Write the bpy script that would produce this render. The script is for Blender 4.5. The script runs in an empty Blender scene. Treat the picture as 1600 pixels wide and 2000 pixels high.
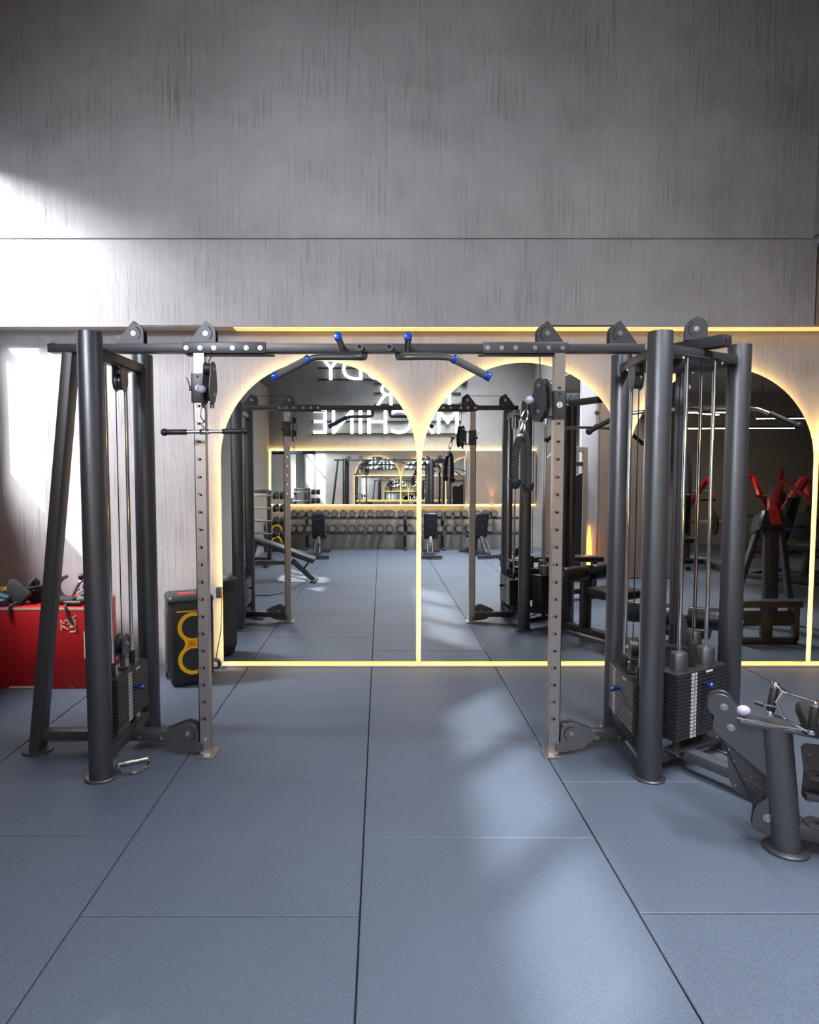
import bpy, bmesh, math, random
from mathutils import Vector, Matrix, Euler
random.seed(7)
D = bpy.data
SC = bpy.context.scene
COL = SC.collection
R = math.radians

# ------------------------------------------------------------------ camera
F_PX, W_PX, CAM_H = 1280.0, 1600.0, 1.588
cam = D.cameras.new('camera')
cam.sensor_fit = 'HORIZONTAL'
cam.sensor_width = 36.0
cam.lens = 36.0 * F_PX / W_PX
cam.shift_x = 55.0 / W_PX
cam.clip_start = 0.05
camo = D.objects.new('camera', cam)
COL.objects.link(camo)
camo.location = (0, 0, CAM_H)
camo.rotation_euler = (R(90) - math.atan(80 / F_PX), 0, 0)
SC.camera = camo

# ------------------------------------------------------------------ view and light
SC.view_settings.view_transform = 'Standard'
SC.view_settings.look = 'None'
SC.view_settings.exposure = 0.0
SC.view_settings.gamma = 1.0
SC.view_settings.use_curve_mapping = False
try:
    SC.cycles.use_denoising = True
    SC.cycles.max_bounces = 8
    SC.cycles.diffuse_bounces = 4
    SC.cycles.glossy_bounces = 6
    SC.cycles.caustics_reflective = False
    SC.cycles.caustics_refractive = False
    SC.cycles.sample_clamp_indirect = 6.0
except Exception:
    pass
world = D.worlds.new('sky')
SC.world = world
world.use_nodes = True
bg = world.node_tree.nodes['Background']
bg.inputs[0].default_value = (0.75, 0.87, 1.0, 1)
bg.inputs[1].default_value = 1.2


def lamp(name, kind, loc, energy, color, direction=None, **kw):
    l = D.lights.new(name, kind)
    l.energy = energy
    l.color = color
    for k, v in kw.items():
        setattr(l, k, v)
    o = D.objects.new(name, l)
    COL.objects.link(o)
    o.location = loc
    if direction is not None:
        o.rotation_euler = Vector(direction).to_track_quat('-Z', 'Y').to_euler()
    return o


SUN_DIR = (1.0, 1.25, -1.2)
lamp('sun', 'SUN', (-8, -3, 8), 11.0, (1.0, 0.97, 0.95), SUN_DIR, angle=R(1.5))
# daylight arriving through the window openings
lamp('daylight_tall_window', 'AREA', (-4.6, 3.5, 5.1), 1500, (0.97, 0.97, 1.0), (1, 0.62, -1.1), shape='RECTANGLE', size=1.6, size_y=1.6)
lamp('daylight_side_window', 'AREA', (-2.78, -1.0, 1.7), 60, (0.86, 0.93, 1.0), (1, 0.1, -0.2), shape='RECTANGLE', size=1.6, size_y=1.3)
lamp('daylight_high_window', 'AREA', (-3.42, -1.8, 4.68), 100, (0.9, 0.93, 1.0), (2.6, 7.0, -2.9), shape='RECTANGLE', size=2.8, size_y=0.75, spread=R(60))
# ceiling lamps of the hall
for i, (lx, ly) in enumerate([(2.5, 1.9), (1.0, -1.0), (1.9, -1.3)]):
    lamp('ceiling_light', 'AREA', (lx, ly, 5.0), 172, (0.95, 0.96, 1.0), (0, -0.05, -1), shape='RECTANGLE', size=0.25, size_y=2.4, spread=R(116))


# ------------------------------------------------------------------ materials
def mat(name, color, rough=0.5, metal=0.0, bump=None, emit=None, strength=0.0, noise=None, spec=None, coat=0.0):
    m = D.materials.new(name)
    m.use_nodes = True
    nt = m.node_tree
    b = nt.nodes['Principled BSDF']
    b.inputs['Base Color'].default_value = (*color, 1)
    b.inputs['Roughness'].default_value = rough
    b.inputs['Metallic'].default_value = metal
    if spec is not None:
        b.inputs['Specular IOR Level'].default_value = spec
    if coat:
        b.inputs['Coat Weight'].default_value = coat
    if emit:
        b.inputs['Emission Color'].default_value = (*emit, 1)
        b.inputs['Emission Strength'].default_value = strength
    geo = nt.nodes.new('ShaderNodeTexCoord')
    if noise:
        sc, amt = noise
        n = nt.nodes.new('ShaderNodeTexNoise')
        n.inputs['Scale'].default_value = sc
        n.inputs['Detail'].default_value = 4
        nt.links.new(geo.outputs['Object'], n.inputs['Vector'])
        mx = nt.nodes.new('ShaderNodeMix')
        mx.data_type = 'RGBA'
        mx.inputs[6].default_value = (*[c * (1 - amt) for c in color], 1)
        mx.inputs[7].default_value = (*[min(1, c * (1 + amt)) for c in color], 1)
        nt.links.new(n.outputs['Fac'], mx.inputs[0])
        nt.links.new(mx.outputs[2], b.inputs['Base Color'])
    if bump:
        sc, st = bump
        n = nt.nodes.new('ShaderNodeTexNoise')
        n.inputs['Scale'].default_value = sc
        nt.links.new(geo.outputs['Object'], n.inputs['Vector'])
        bp = nt.nodes.new('ShaderNodeBump')
        bp.inputs['Strength'].default_value = st
        bp.inputs['Distance'].default_value = 0.002
        nt.links.new(n.outputs['Fac'], bp.inputs['Height'])
        nt.links.new(bp.outputs[0], b.inputs['Normal'])
    return m


def plaster(name, lo, hi, streak=1.0, band=None):
    m = D.materials.new(name)
    m.use_nodes = True
    nt = m.node_tree
    N, L = nt.nodes, nt.links
    b = N['Principled BSDF']
    b.inputs['Roughness'].default_value = 0.72
    tc = N.new('ShaderNodeTexCoord')

    def noise(scale, detail, rough=0.6, dist=0.0):
        mp = N.new('ShaderNodeMapping')
        mp.inputs['Scale'].default_value = scale
        L.new(tc.outputs['Object'], mp.inputs['Vector'])
        n = N.new('ShaderNodeTexNoise')
        n.inputs['Scale'].default_value = 1.0
        n.inputs['Detail'].default_value = detail
        n.inputs['Roughness'].default_value = rough
        n.inputs['Distortion'].default_value = dist
        L.new(mp.outputs[0], n.inputs['Vector'])
        return n

    def ramp(src, a, c, va=0.0, vc=1.0):
        r = N.new('ShaderNodeMapRange')
        r.inputs[1].default_value = a
        r.inputs[2].default_value = c
        r.inputs[3].default_value = va
        r.inputs[4].default_value = vc
        L.new(src, r.inputs[0])
        return r.outputs[0]

    def math_(op, a, c):
        x = N.new('ShaderNodeMath')
        x.operation = op
        for i, v in enumerate((a, c)):
            if isinstance(v, (int, float)):
                x.inputs[i].default_value = v
            else:
                L.new(v, x.inputs[i])
        return x.outputs[0]
    fine = noise((120, 120, 2.2), 3, 0.7, 0.3)
    mid = noise((30, 30, 1.1), 3, 0.6, 0.3)
    blotch = noise((1.1, 1.1, 1.3), 4, 0.62)
    patch = noise((3.2, 3.2, 2.2), 3, 0.55)
    lines = math_('MULTIPLY', ramp(fine.outputs['Fac'], 0.55, 0.64), ramp(patch.outputs['Fac'], 0.4, 0.62))
    if band:
        sep = N.new('ShaderNodeSeparateXYZ')
        L.new(tc.outputs['Object'], sep.inputs[0])
        wob = noise((1.6, 1.6, 0.0), 3, 0.6)
        jag = noise((22, 22, 0.0), 2, 0.5)
        zz = math_('ADD', sep.outputs['Z'], math_('ADD', ramp(wob.outputs['Fac'], 0.3, 0.7, -0.16, 0.16), ramp(jag.outputs['Fac'], 0.3, 0.7, -0.04, 0.04)))
        edge = ramp(zz, band - 0.03, band + 0.13)
        near = math_('MULTIPLY', edge, ramp(zz, band + 0.1, band + 0.6, 1.0, 0.4))
        lines = math_('MULTIPLY', lines, math_('ADD', 0.9, math_('MULTIPLY', near, 0.5)))
    f = math_('ADD', ramp(blotch.outputs['Fac'], 0.3, 0.72, 0.45, 1.0), ramp(mid.outputs['Fac'], 0.35, 0.65, -0.04, 0.04))
    f = math_('SUBTRACT', f, math_('MULTIPLY', lines, 0.62 * streak))
    if band:
        f = math_('SUBTRACT', f, math_('MULTIPLY', near, 0.13))
    mx = N.new('ShaderNodeMix')
    mx.data_type = 'RGBA'
    mx.clamp_factor = True
    mx.inputs[6].default_value = (*lo, 1)
    mx.inputs[7].default_value = (*hi, 1)
    L.new(f, mx.inputs[0])
    L.new(mx.outputs[2], b.inputs['Base Color'])
    bp = N.new('ShaderNodeBump')
    bp.inputs['Strength'].default_value = 0.55
    bp.inputs['Distance'].default_value = 0.006
    L.new(math_('SUBTRACT', mid.outputs['Fac'], math_('MULTIPLY', lines, 0.7)), bp.inputs['Height'])
    L.new(bp.outputs[0], b.inputs['Normal'])
    return m


M_WALL = plaster('brushed_plaster', (0.22, 0.21, 0.215), (0.47, 0.45, 0.46), 0.8, band=4.13)
M_BACK = plaster('grey_plaster', (0.2, 0.2, 0.2), (0.36, 0.36, 0.36), 0.6)
M_BROWN = plaster('brown_concrete', (0.16, 0.115, 0.085), (0.3, 0.23, 0.18), 0.2)
M_OLIVE = plaster('dim_concrete', (0.2, 0.185, 0.155), (0.3, 0.28, 0.235), 0.2)
M_CEIL = mat('grey_ceiling', (0.36, 0.36, 0.36), 0.9)
M_PALE = plaster('pale_panel', (0.35, 0.34, 0.36), (0.6, 0.58, 0.62), 1.0)
M_STEEL = mat('charcoal_powder_coat', (0.12, 0.124, 0.138), 0.4, 0.8, bump=(420, 0.15))
M_FRAME = mat('dark_grey_frame_coat', (0.056, 0.056, 0.064), 0.4, 0.3, bump=(420, 0.2))
M_GREYP = mat('grey_plate_coat', (0.1, 0.1, 0.112), 0.45, 0.3, bump=(300, 0.2))
M_SATIN = mat('satin_steel', (0.43, 0.4, 0.39), 0.38, 0.97, noise=(30, 0.08))
M_CHROME = mat('chrome', (0.8, 0.8, 0.82), 0.1, 1.0)
M_BOLT = mat('zinc_bolt', (0.5, 0.5, 0.52), 0.28, 1.0)
M_BLACK = mat('black_rubber', (0.012, 0.012, 0.013), 0.5)
M_VINYL = mat('black_vinyl', (0.016, 0.016, 0.018), 0.34, bump=(150, 0.15))
M_NAVYV = mat('slate_vinyl', (0.05, 0.06, 0.08), 0.4, bump=(150, 0.15))
M_GRIP = mat('grey_foam_grip', (0.085, 0.088, 0.095), 0.75, bump=(300, 0.3))
M_BLUE = mat('blue_anodised', (0.01, 0.07, 0.42), 0.25, 0.3)
M_DBLUE = mat('deep_blue_knob', (0.006, 0.03, 0.2), 0.16, 0.2, coat=0.5)
M_BALL = mat('lilac_stopper', (0.4, 0.37, 0.5), 0.4)
M_CABLE = mat('black_cable', (0.01, 0.01, 0.011), 0.4)
M_PLATE = mat('weight_plate_black', (0.026, 0.026, 0.027), 0.42, 0.25)
M_LABEL = mat('white_sticker', (0.62, 0.63, 0.62), 0.5)
M_MARK = mat('grey_ring_mark', (0.26, 0.25, 0.23), 0.4)
M_INK = mat('black_ink', (0.006, 0.006, 0.006), 0.6)
M_MIRROR = mat('mirror_silver', (0.87, 0.89, 0.88), 0.0, 1.0)
M_MEDGE = mat('mirror_edge', (0.32, 0.36, 0.34), 0.3)
M_LED = mat('warm_led', (1, 0.8, 0.4), 0.5, emit=(1.0, 0.6, 0.16), strength=52)
M_LEDW = mat('neutral_led', (1, 1, 1), 0.5, emit=(1.0, 0.78, 0.58), strength=48)
M_SIGN = mat('white_neon', (1, 1, 1), 0.5, emit=(0.9, 0.95, 1.0), strength=2.6)
M_FLAME = mat('orange_lamp', (1, 0.4, 0.05), 0.5, emit=(1.0, 0.33, 0.03), strength=9)
M_RED = mat('red_box_paint', (0.42, 0.008, 0.012), 0.42, noise=(40, 0.15))
M_RFRAME = mat('red_frame_paint', (0.5, 0.012, 0.016), 0.3, coat=0.3)
M_WOOD = mat('birch_ply_edge', (0.62, 0.48, 0.36), 0.6, noise=(60, 0.15))
M_OUTLINE = mat('cream_print', (0.8, 0.62, 0.5), 0.6)
M_PLASTIC = mat('black_plastic', (0.022, 0.022, 0.024), 0.42, bump=(500, 0.2))
M_MESHG = mat('speaker_side_grille', (0.05, 0.05, 0.056), 0.45, bump=(900, 0.6))
M_YELLOW = mat('yellow_ring', (0.85, 0.46, 0.0), 0.45)
M_REDI = mat('red_ink', (0.5, 0.02, 0.01), 0.5)
M_WEB = mat('black_webbing', (0.02, 0.02, 0.022), 0.8, bump=(250, 0.4))
M_GWEB = mat('grey_padding', (0.1, 0.1, 0.105), 0.75, bump=(200, 0.4))
M_PATCH = mat('blue_patch', (0.05, 0.12, 0.18), 0.6)
M_WHITEP = mat('white_paint', (0.7, 0.7, 0.7), 0.5)
M_BRASS = mat('timber_block', (0.5, 0.36, 0.16), 0.6)


def floor_mat():
    m = D.materials.new('speckled_rubber')
    m.use_nodes = True
    nt = m.node_tree
    N, L = nt.nodes, nt.links
    b = N['Principled BSDF']
    b.inputs['Roughness'].default_value = 0.58
    b.inputs['Specular IOR Level'].default_value = 0.45
    tc = N.new('ShaderNodeTexCoord')
    n1 = N.new('ShaderNodeTexNoise')
    n1.inputs['Scale'].default_value = 260
    n1.inputs['Detail'].default_value = 3
    n2 = N.new('ShaderNodeTexNoise')
    n2.inputs['Scale'].default_value = 1.4
    n2.inputs['Detail'].default_value = 4
    v = N.new('ShaderNodeTexVoronoi')
    v.inputs['Scale'].default_value = 75
    for n in (n1, n2, v):
        L.new(tc.outputs['Object'], n.inputs['Vector'])
    mx = N.new('ShaderNodeMix')
    mx.data_type = 'RGBA'
    mx.inputs[6].default_value = (0.046, 0.062, 0.09, 1)
    mx.inputs[7].default_value = (0.098, 0.124, 0.166, 1)
    r = N.new('ShaderNodeMapRange')
    r.inputs[1].default_value = 0.3
    r.inputs[2].default_value = 0.72
    L.new(n1.outputs['Fac'], r.inputs[0])
    ad = N.new('ShaderNodeMath')
    ad.operation = 'MULTIPLY_ADD'
    L.new(n2.outputs['Fac'], ad.inputs[0])
    ad.inputs[1].default_value = 0.5
    ad.inputs[2].default_value = -0.25
    ad2 = N.new('ShaderNodeMath')
    ad2.operation = 'ADD'
    L.new(r.outputs[0], ad2.inputs[0])
    L.new(ad.outputs[0], ad2.inputs[1])
    L.new(ad2.outputs[0], mx.inputs[0])
    # pale flecks
    fl = N.new('ShaderNodeMath')
    fl.operation = 'LESS_THAN'
    L.new(v.outputs['Distance'], fl.inputs[0])
    fl.inputs[1].default_value = 0.09
    mx2 = N.new('ShaderNodeMix')
    mx2.data_type = 'RGBA'
    mul = N.new('ShaderNodeMath')
    mul.operation = 'MULTIPLY'
    L.new(fl.outputs[0], mul.inputs[0])
    mul.inputs[1].default_value = 0.45
    L.new(mul.outputs[0], mx2.inputs[0])
    L.new(mx.outputs[2], mx2.inputs[6])
    mx2.inputs[7].default_value = (0.25, 0.27, 0.3, 1)
    L.new(mx2.outputs[2], b.inputs['Base Color'])
    bp = N.new('ShaderNodeBump')
    bp.inputs['Strength'].default_value = 0.4
    bp.inputs['Distance'].default_value = 0.003
    L.new(n1.outputs['Fac'], bp.inputs['Height'])
    L.new(bp.outputs[0], b.inputs['Normal'])
    return m


M_FLOOR = floor_mat()
M_GAP = mat('dark_seam_base', (0.01, 0.011, 0.013), 0.9)  # plain dark base seen through the tile joints


# ------------------------------------------------------------------ mesh helpers
def V(*a):
    return Vector(a)


def frame(o, z, x=None):
    z = Vector(z).normalized()
    if x is None:
        x = Vector((1, 0, 0)) if abs(z.x) < 0.9 else Vector((0, 1, 0))
    x = Vector(x)
    x = (x - z * x.dot(z)).normalized()
    y = z.cross(x)
    m = Matrix((x, y, z)).transposed().to_4x4()
    m.translation = Vector(o)
    return m


SPLIT = {'bolt', 'axle_bolt', 'end_ring', 'plywood_edge', 'hanging_pulley', 'slot', 'pulley_bolt', 'screw', 'stud', 'kilo_label', 'hook',
         'shelf_rail', 'side_grille', 'wheel', 'foot', 'plate_bolt', 'arm_hole', 'pulley_wheel', 'standoff', 'led_strip', 'grip', 'woofer',
         'plate_peg', 'suspension', 'transformer', 'swivel_arm', 'rail_edge', 'cable', 'rod_plate', 'rail', 'strap_end'}


class MB:
    def __init__(self, M=None):
        self.bm = bmesh.new()
        self.M = M or Matrix()

    def _merge(self, tmp):
        me = D.meshes.new('tmp')
        tmp.to_mesh(me)
        tmp.free()
        me.transform(self.M)
        self.bm.from_mesh(me)
        D.meshes.remove(me)
        return self

    def box(self, c, s, bev=0.0, m=None, seg=2):
        t = bmesh.new()
        bmesh.ops.create_cube(t, size=1.0)
        for v in t.verts:
            v.co = Vector((v.co.x * s[0], v.co.y * s[1], v.co.z * s[2]))
        if bev > 0:
            bmesh.ops.bevel(t, geom=t.edges[:], offset=min(bev, min(s) * 0.45), segments=seg, affect='EDGES', profile=0.5)
        mm = Matrix.Translation(c) if m is None else m @ Matrix.Translation(c)
        bmesh.ops.transform(t, matrix=mm, verts=t.verts[:])
        return self._merge(t)

    def bar(self, a, b, w, h, bev=0.004, up=(0, 0, 1)):
        """rectangular tube from a to b: w across, h along `up`"""
        a, b = Vector(a), Vector(b)
        d = b - a
        z = d.normalized()
        u = Vector(up)
        u = (u - z * u.dot(z)).normalized()
        x = u.cross(z)
        m = Matrix((x, u, z)).transposed().to_4x4()
        m.translation = (a + b) / 2
        return self.box((0, 0, 0), (w, h, d.length), bev, m)

    def cyl(self, a, b, r, seg=20, r2=None, bev=0.0):
        a, b = Vector(a), Vector(b)
        d = b - a
        t = bmesh.new()
        bmesh.ops.create_cone(t, cap_ends=True, segments=seg, radius1=r, radius2=r if r2 is None else r2, depth=d.length)
        if bev > 0:
            caps = [e for e in t.edges if all(abs(abs(v.co.z) - d.length / 2) < 1e-6 for v in e.verts) and abs(e.verts[0].co.z - e.verts[1].co.z) < 1e-6]
            bmesh.ops.bevel(t, geom=caps, offset=bev, segments=2, affect='EDGES', profile=0.5)
        m = frame((a + b) / 2, d)
        bmesh.ops.transform(t, matrix=m, verts=t.verts[:])
        return self._merge(t)

    def ball(self, c, r, s=(1, 1, 1), m=None, seg=20):
        t = bmesh.new()
        bmesh.ops.create_uvsphere(t, u_segments=seg, v_segments=seg // 2, radius=r)
        mm = Matrix.Translation(c) @ (m or Matrix()) @ Matrix.Diagonal((*s, 1))
        bmesh.ops.transform(t, matrix=mm, verts=t.verts[:])
        return self._merge(t)

    def tube(self, pts, r, seg=10, closed=False, smooth=0):
        pts = [Vector(p) for p in pts]
        for _ in range(smooth):
            q = []
            n = len(pts)
            rng = range(n) if closed else range(n - 1)
            if not closed:
                q.append(pts[0])
            for i in rng:
                a, b = pts[i], pts[(i + 1) % n]
                q += [a * 0.75 + b * 0.25, a * 0.25 + b * 0.75]
            if not closed:
                q.append(pts[-1])
            pts = q
        n = len(pts)
        t = bmesh.new()
        rings = []
        prev = None
        for i, p in enumerate(pts):
            if closed:
                d = pts[(i + 1) % n] - pts[i - 1]
            else:
                d = pts[min(i + 1, n - 1)] - pts[max(i - 1, 0)]
            d = d.normalized() if d.length > 1e-9 else Vector((0, 0, 1))
            if prev is None:
                x = Vector((0, 0, 1)) if abs(d.z) < 0.9 else Vector((1, 0, 0))
            else:
                x = prev
            x = (x - d * x.dot(d)).normalized()
            prev = x
            y = d.cross(x)
            rr = r[i] if isinstance(r, (list, tuple)) else r
            rings.append([t.verts.new(p + (x * math.cos(2 * math.pi * k / seg) + y * math.sin(2 * math.pi * k / seg)) * rr) for k in range(seg)])
        for i in range(n if closed else n - 1):
            A, B = rings[i], rings[(i + 1) % n]
            for k in range(seg):
                t.faces.new((A[k], A[(k + 1) % seg], B[(k + 1) % seg], B[k]))
        if not closed:
            t.faces.new(rings[0][::-1])
            t.faces.new(rings[-1])
        bmesh.ops.recalc_face_normals(t, faces=t.faces[:])
        return self._merge(t)

    def prism(self, poly, m, th, bev=0.0):
        """poly in the x,y of matrix m, extruded along its z from 0 to th"""
        t = bmesh.new()
        vs = [t.verts.new((x, y, 0)) for x, y in poly]
        f = t.faces.new(vs)
        r = bmesh.ops.extrude_face_region(t, geom=[f])
        for v in r['geom']:
            if isinstance(v, bmesh.types.BMVert):
                v.co.z += th
        bmesh.ops.recalc_face_normals(t, faces=t.faces[:])
        if bev > 0:
            es = [e for e in t.edges if abs(e.verts[0].co.z - e.verts[1].co.z) < 1e-7]
            bmesh.ops.bevel(t, geom=es, offset=bev, segments=1, affect='EDGES')
        bmesh.ops.transform(t, matrix=m, verts=t.verts[:])
        return self._merge(t)

    def lathe(self, prof, m, seg=24):
        t = bmesh.new()
        rings = []
        for r, z in prof:
            rings.append([t.verts.new((r * math.cos(2 * math.pi * k / seg), r * math.sin(2 * math.pi * k / seg), z)) for k in range(seg)])
        for A, B in zip(rings, rings[1:]):
            for k in range(seg):
                t.faces.new((A[k], A[(k + 1) % seg], B[(k + 1) % seg], B[k]))
        if prof[0][0] > 1e-6:
            t.faces.new(rings[0][::-1])
        if prof[-1][0] > 1e-6:
            t.faces.new(rings[-1])
        bmesh.ops.remove_doubles(t, verts=t.verts[:], dist=1e-6)
        bmesh.ops.recalc_face_normals(t, faces=t.faces[:])
        bmesh.ops.transform(t, matrix=m, verts=t.verts[:])
        return self._merge(t)

    def clusters(self):
        bm = self.bm
        bm.verts.index_update()
        seen, isl = {}, []
        for v in bm.verts:
            if v in seen:
                continue
            st, cur = [v], []
            seen[v] = True
            while st:
                a = st.pop()
                cur.append(a)
                for e in a.link_edges:
                    b = e.other_vert(a)
                    if b not in seen:
                        seen[b] = True
                        st.append(b)
            lo = [min(a.co[i] for a in cur) - 0.0008 for i in range(3)]
            hi = [max(a.co[i] for a in cur) + 0.0008 for i in range(3)]
            isl.append([lo, hi, cur])
        par = list(range(len(isl)))

        def find(a):
            while par[a] != a:
                a = par[a]
            return a
        for i in range(len(isl)):
            for j in range(i):
                if all(isl[i][0][k] <= isl[j][1][k] and isl[j][0][k] <= isl[i][1][k] for k in range(3)):
                    par[find(i)] = find(j)
        out = {}
        for i in range(len(isl)):
            out.setdefault(find(i), []).extend(isl[i][2])
        return list(out.values())

    def obj(self, name, m, parent=None, angle=35):
        if parent is not None and name in SPLIT:
            cl = self.clusters()
            if len(cl) > 1:
                first = None
                for c in cl:
                    part = MB()
                    part.bm.free()
                    part.bm = self.bm.copy()
                    part.bm.verts.ensure_lookup_table()
                    keep = {v.index for v in c}
                    bmesh.ops.delete(part.bm, geom=[v for v in part.bm.verts if v.index not in keep], context='VERTS')
                    o = part.obj_one(name, m, parent, angle)
                    first = first or o
                self.bm.free()
                return first
        return self.obj_one(name, m, parent, angle)

    def obj_one(self, name, m, parent=None, angle=35):
        me = D.meshes.new(name)
        self.bm.to_mesh(me)
        self.bm.free()
        if parent is not None:
            w = Matrix()
            p = parent
            while p:
                w = p.matrix_basis @ w
                p = p.parent
            me.transform(w.inverted())
        me.polygons.foreach_set('use_smooth', [True] * len(me.polygons))
        me.set_sharp_from_angle(angle=R(angle))
        me.materials.append(m)
        o = D.objects.new(name, me)
        COL.objects.link(o)
        if parent is not None:
            o.parent = parent
        return o


def tag(o, label, cat, group=None, kind=None):
    o['label'] = label
    o['category'] = cat
    if group:
        o['group'] = group
    if kind:
        o['kind'] = kind
    return o


def thing(name, loc, label, cat, group=None, rz=0.0):
    o = D.objects.new(name, None)
    o.empty_display_size = 0.1
    COL.objects.link(o)
    o.matrix_basis = Matrix.Translation(loc) @ Matrix.Rotation(rz, 4, 'Z')
    return tag(o, label, cat, group)


def struct(o, label=None):
    o['kind'] = 'structure'
    if label:
        o['label'] = label
    return o


def dup(root, loc, rz, label, group=None):
    r = root.copy()
    COL.objects.link(r)
    r.matrix_basis = Matrix.Translation(loc) @ Matrix.Rotation(rz, 4, 'Z')
    r['label'] = label
    if group:
        r['group'] = group
    for ch in list(root.children):
        c = ch.copy()
        COL.objects.link(c)
        c.parent = r
        for g in list(ch.children):
            d = g.copy()
            COL.objects.link(d)
            d.parent = c
    return r


def text(name, body, size, m, material, parent=None, extrude=0.0006, line=1.0, space=1.0, align='CENTER', xs=1.0, offset=0.0, outline=None):
    cu = D.curves.new(name, 'FONT')
    cu.body = body
    cu.size = size
    cu.extrude = extrude
    cu.space_line = line
    cu.space_character = space
    cu.align_x = align
    cu.offset = offset
    if outline:
        cu.fill_mode = 'NONE'
        cu.bevel_depth = outline
        cu.extrude = 0.0
        cu.bevel_resolution = 0
    cu.resolution_u = 4
    cu.materials.append(material)
    o = D.objects.new(name, cu)
    COL.objects.link(o)
    w = Matrix()
    p = parent
    while p:
        w = p.matrix_basis @ w
        p = p.parent
    bpy.context.view_layer.update()
    dg = bpy.context.evaluated_depsgraph_get()
    me = D.meshes.new_from_object(o.evaluated_get(dg), depsgraph=dg)
    D.objects.remove(o)
    D.curves.remove(cu)
    me.transform(w.inverted() @ m @ Matrix.Diagonal((xs, 1, 1, 1)))
    if not me.materials:
        me.materials.append(material)
    o = D.objects.new(name, me)
    COL.objects.link(o)
    o.parent = parent
    return o


FACE = Matrix(((1, 0, 0, 0), (0, 0, -1, 0), (0, 1, 0, 0), (0, 0, 0, 1)))      # local x->X, y->Z, z->-Y (faces the camera)


def facing(loc, n):
    """matrix whose x runs to the viewer's right, y up, z along horizontal normal n"""
    n = Vector(n).normalized()
    x = Vector((0, 0, 1)).cross(n)
    y = n.cross(x)
    m = Matrix((x, y, n)).transposed().to_4x4()
    m.translation = Vector(loc)
    return m


# ------------------------------------------------------------------ the setting
YW, YM = 5.31, 5.24          # front wall, mirror plane
XL, YB = -3.15, -3.6         # side wall, back wall
TOPZ = 5.9

# floor of rubber tiles with real joints
fl = MB()
fl.box((3.7, -0.35, -0.03), (14.0, 11.5, 0.036))
base = fl.obj('floor_base', M_GAP)
struct(base)
t = bmesh.new()
xs0 = -1.083
for i in range(-3, 12):
    x0, x1 = xs0 + i * 1.0055, xs0 + (i + 1) * 1.0055
    off = (0.25, 0.75, 0.265, 0.77)[i % 4] if i not in (0, 1, 2, -1) else {-1: 0.767, 0: 0.25, 1: 0.75, 2: 0.265}[i]
    for j in range(-7, 7):
        y0, y1 = off + j, off + j + 1
        y1 = min(y1, YW + 0.05)
        y0 = max(y0, -6.05)
        if y1 - y0 < 0.05 or x0 > 10.5:
            continue
        gx, gy, bv = 0.0032, 0.0018, 0.0035
        lv = random.uniform(-0.002, 0.0)
        a = [(x0 + gx, y0 + gy), (x1 - gx, y0 + gy), (x1 - gx, y1 - gy), (x0 + gx, y1 - gy)]
        b_ = [(x0 + gx + bv, y0 + gy + bv), (x1 - gx - bv, y0 + gy + bv), (x1 - gx - bv, y1 - gy - bv), (x0 + gx + bv, y1 - gy - bv)]
        lo = [t.verts.new((x, y, -0.012)) for x, y in a]
        mi = [t.verts.new((x, y, lv - 0.0025)) for x, y in a]
        hi = [t.verts.new((x, y, lv)) for x, y in b_]
        t.faces.new(hi)
        for k in range(4):
            n = (k + 1) % 4
            t.faces.new((lo[k], lo[n], mi[n], mi[k]))
            t.faces.new((mi[k], mi[n], hi[n], hi[k]))
q = MB()
q._merge(t)
struct(q.obj('floor', M_FLOOR, angle=10), 'blue grey speckled rubber gym tiles')

# front wall: lower plane, set-forward upper wall, joint at 3.37 m
ZS = 2.705
q = MB()
q.box(((XL + 10.6) / 2, YW + 0.1, 1.4), (10.6 - XL, 0.2, 2.8))
struct(q.obj('wall_front', M_WALL), 'brushed plaster wall behind the arched mirrors')
q = MB()
q.box(((XL + 3.36) / 2, YW - 0.145 + 0.2, (ZS + 3.37) / 2), (3.36 - XL, 0.4, 3.37 - ZS), 0.004)
q.box(((XL + 3.33) / 2, YW - 0.155 + 0.2, (3.372 + TOPZ) / 2), (3.33 - XL, 0.4, TOPZ - 3.372), 0.006)
struct(q.obj('wall_front_upper', M_WALL), 'brushed plaster upper wall standing forward over the mirrors')
q = MB()
q.box((3.33 + 0.15, (YB + YW) / 2 - 0.05, (3.39 + TOPZ) / 2), (0.3, YW - YB + 0.1, TOPZ - 3.39))
struct(q.obj('wall_right_upper', M_BACK))
q = MB()
q.box((7.0, YW - 0.05, 3.1), (7.2, 0.1, 0.75))
struct(q.obj('trim_1', M_BROWN))


# side wall with its window openings
def wall_with_holes(mb, x0, x1, y0, y1, z0, z1, holes):
    ys = sorted({y0, y1, *[h[0] for h in holes], *[h[1] for h in holes]})
    zs = sorted({z0, z1, *[h[2] for h in holes], *[h[3] for h in holes]})
    for a, b in zip(ys, ys[1:]):
        for c, d in zip(zs, zs[1:]):
            m_ = ((a + b) / 2, (c + d) / 2)
            if any(h[0] < m_[0] < h[1] and h[2] < m_[1] < h[3] for h in holes):
                continue
            mb.box(((x0 + x1) / 2, m_[0], m_[1]), (x1 - x0, b - a, d - c))


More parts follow.
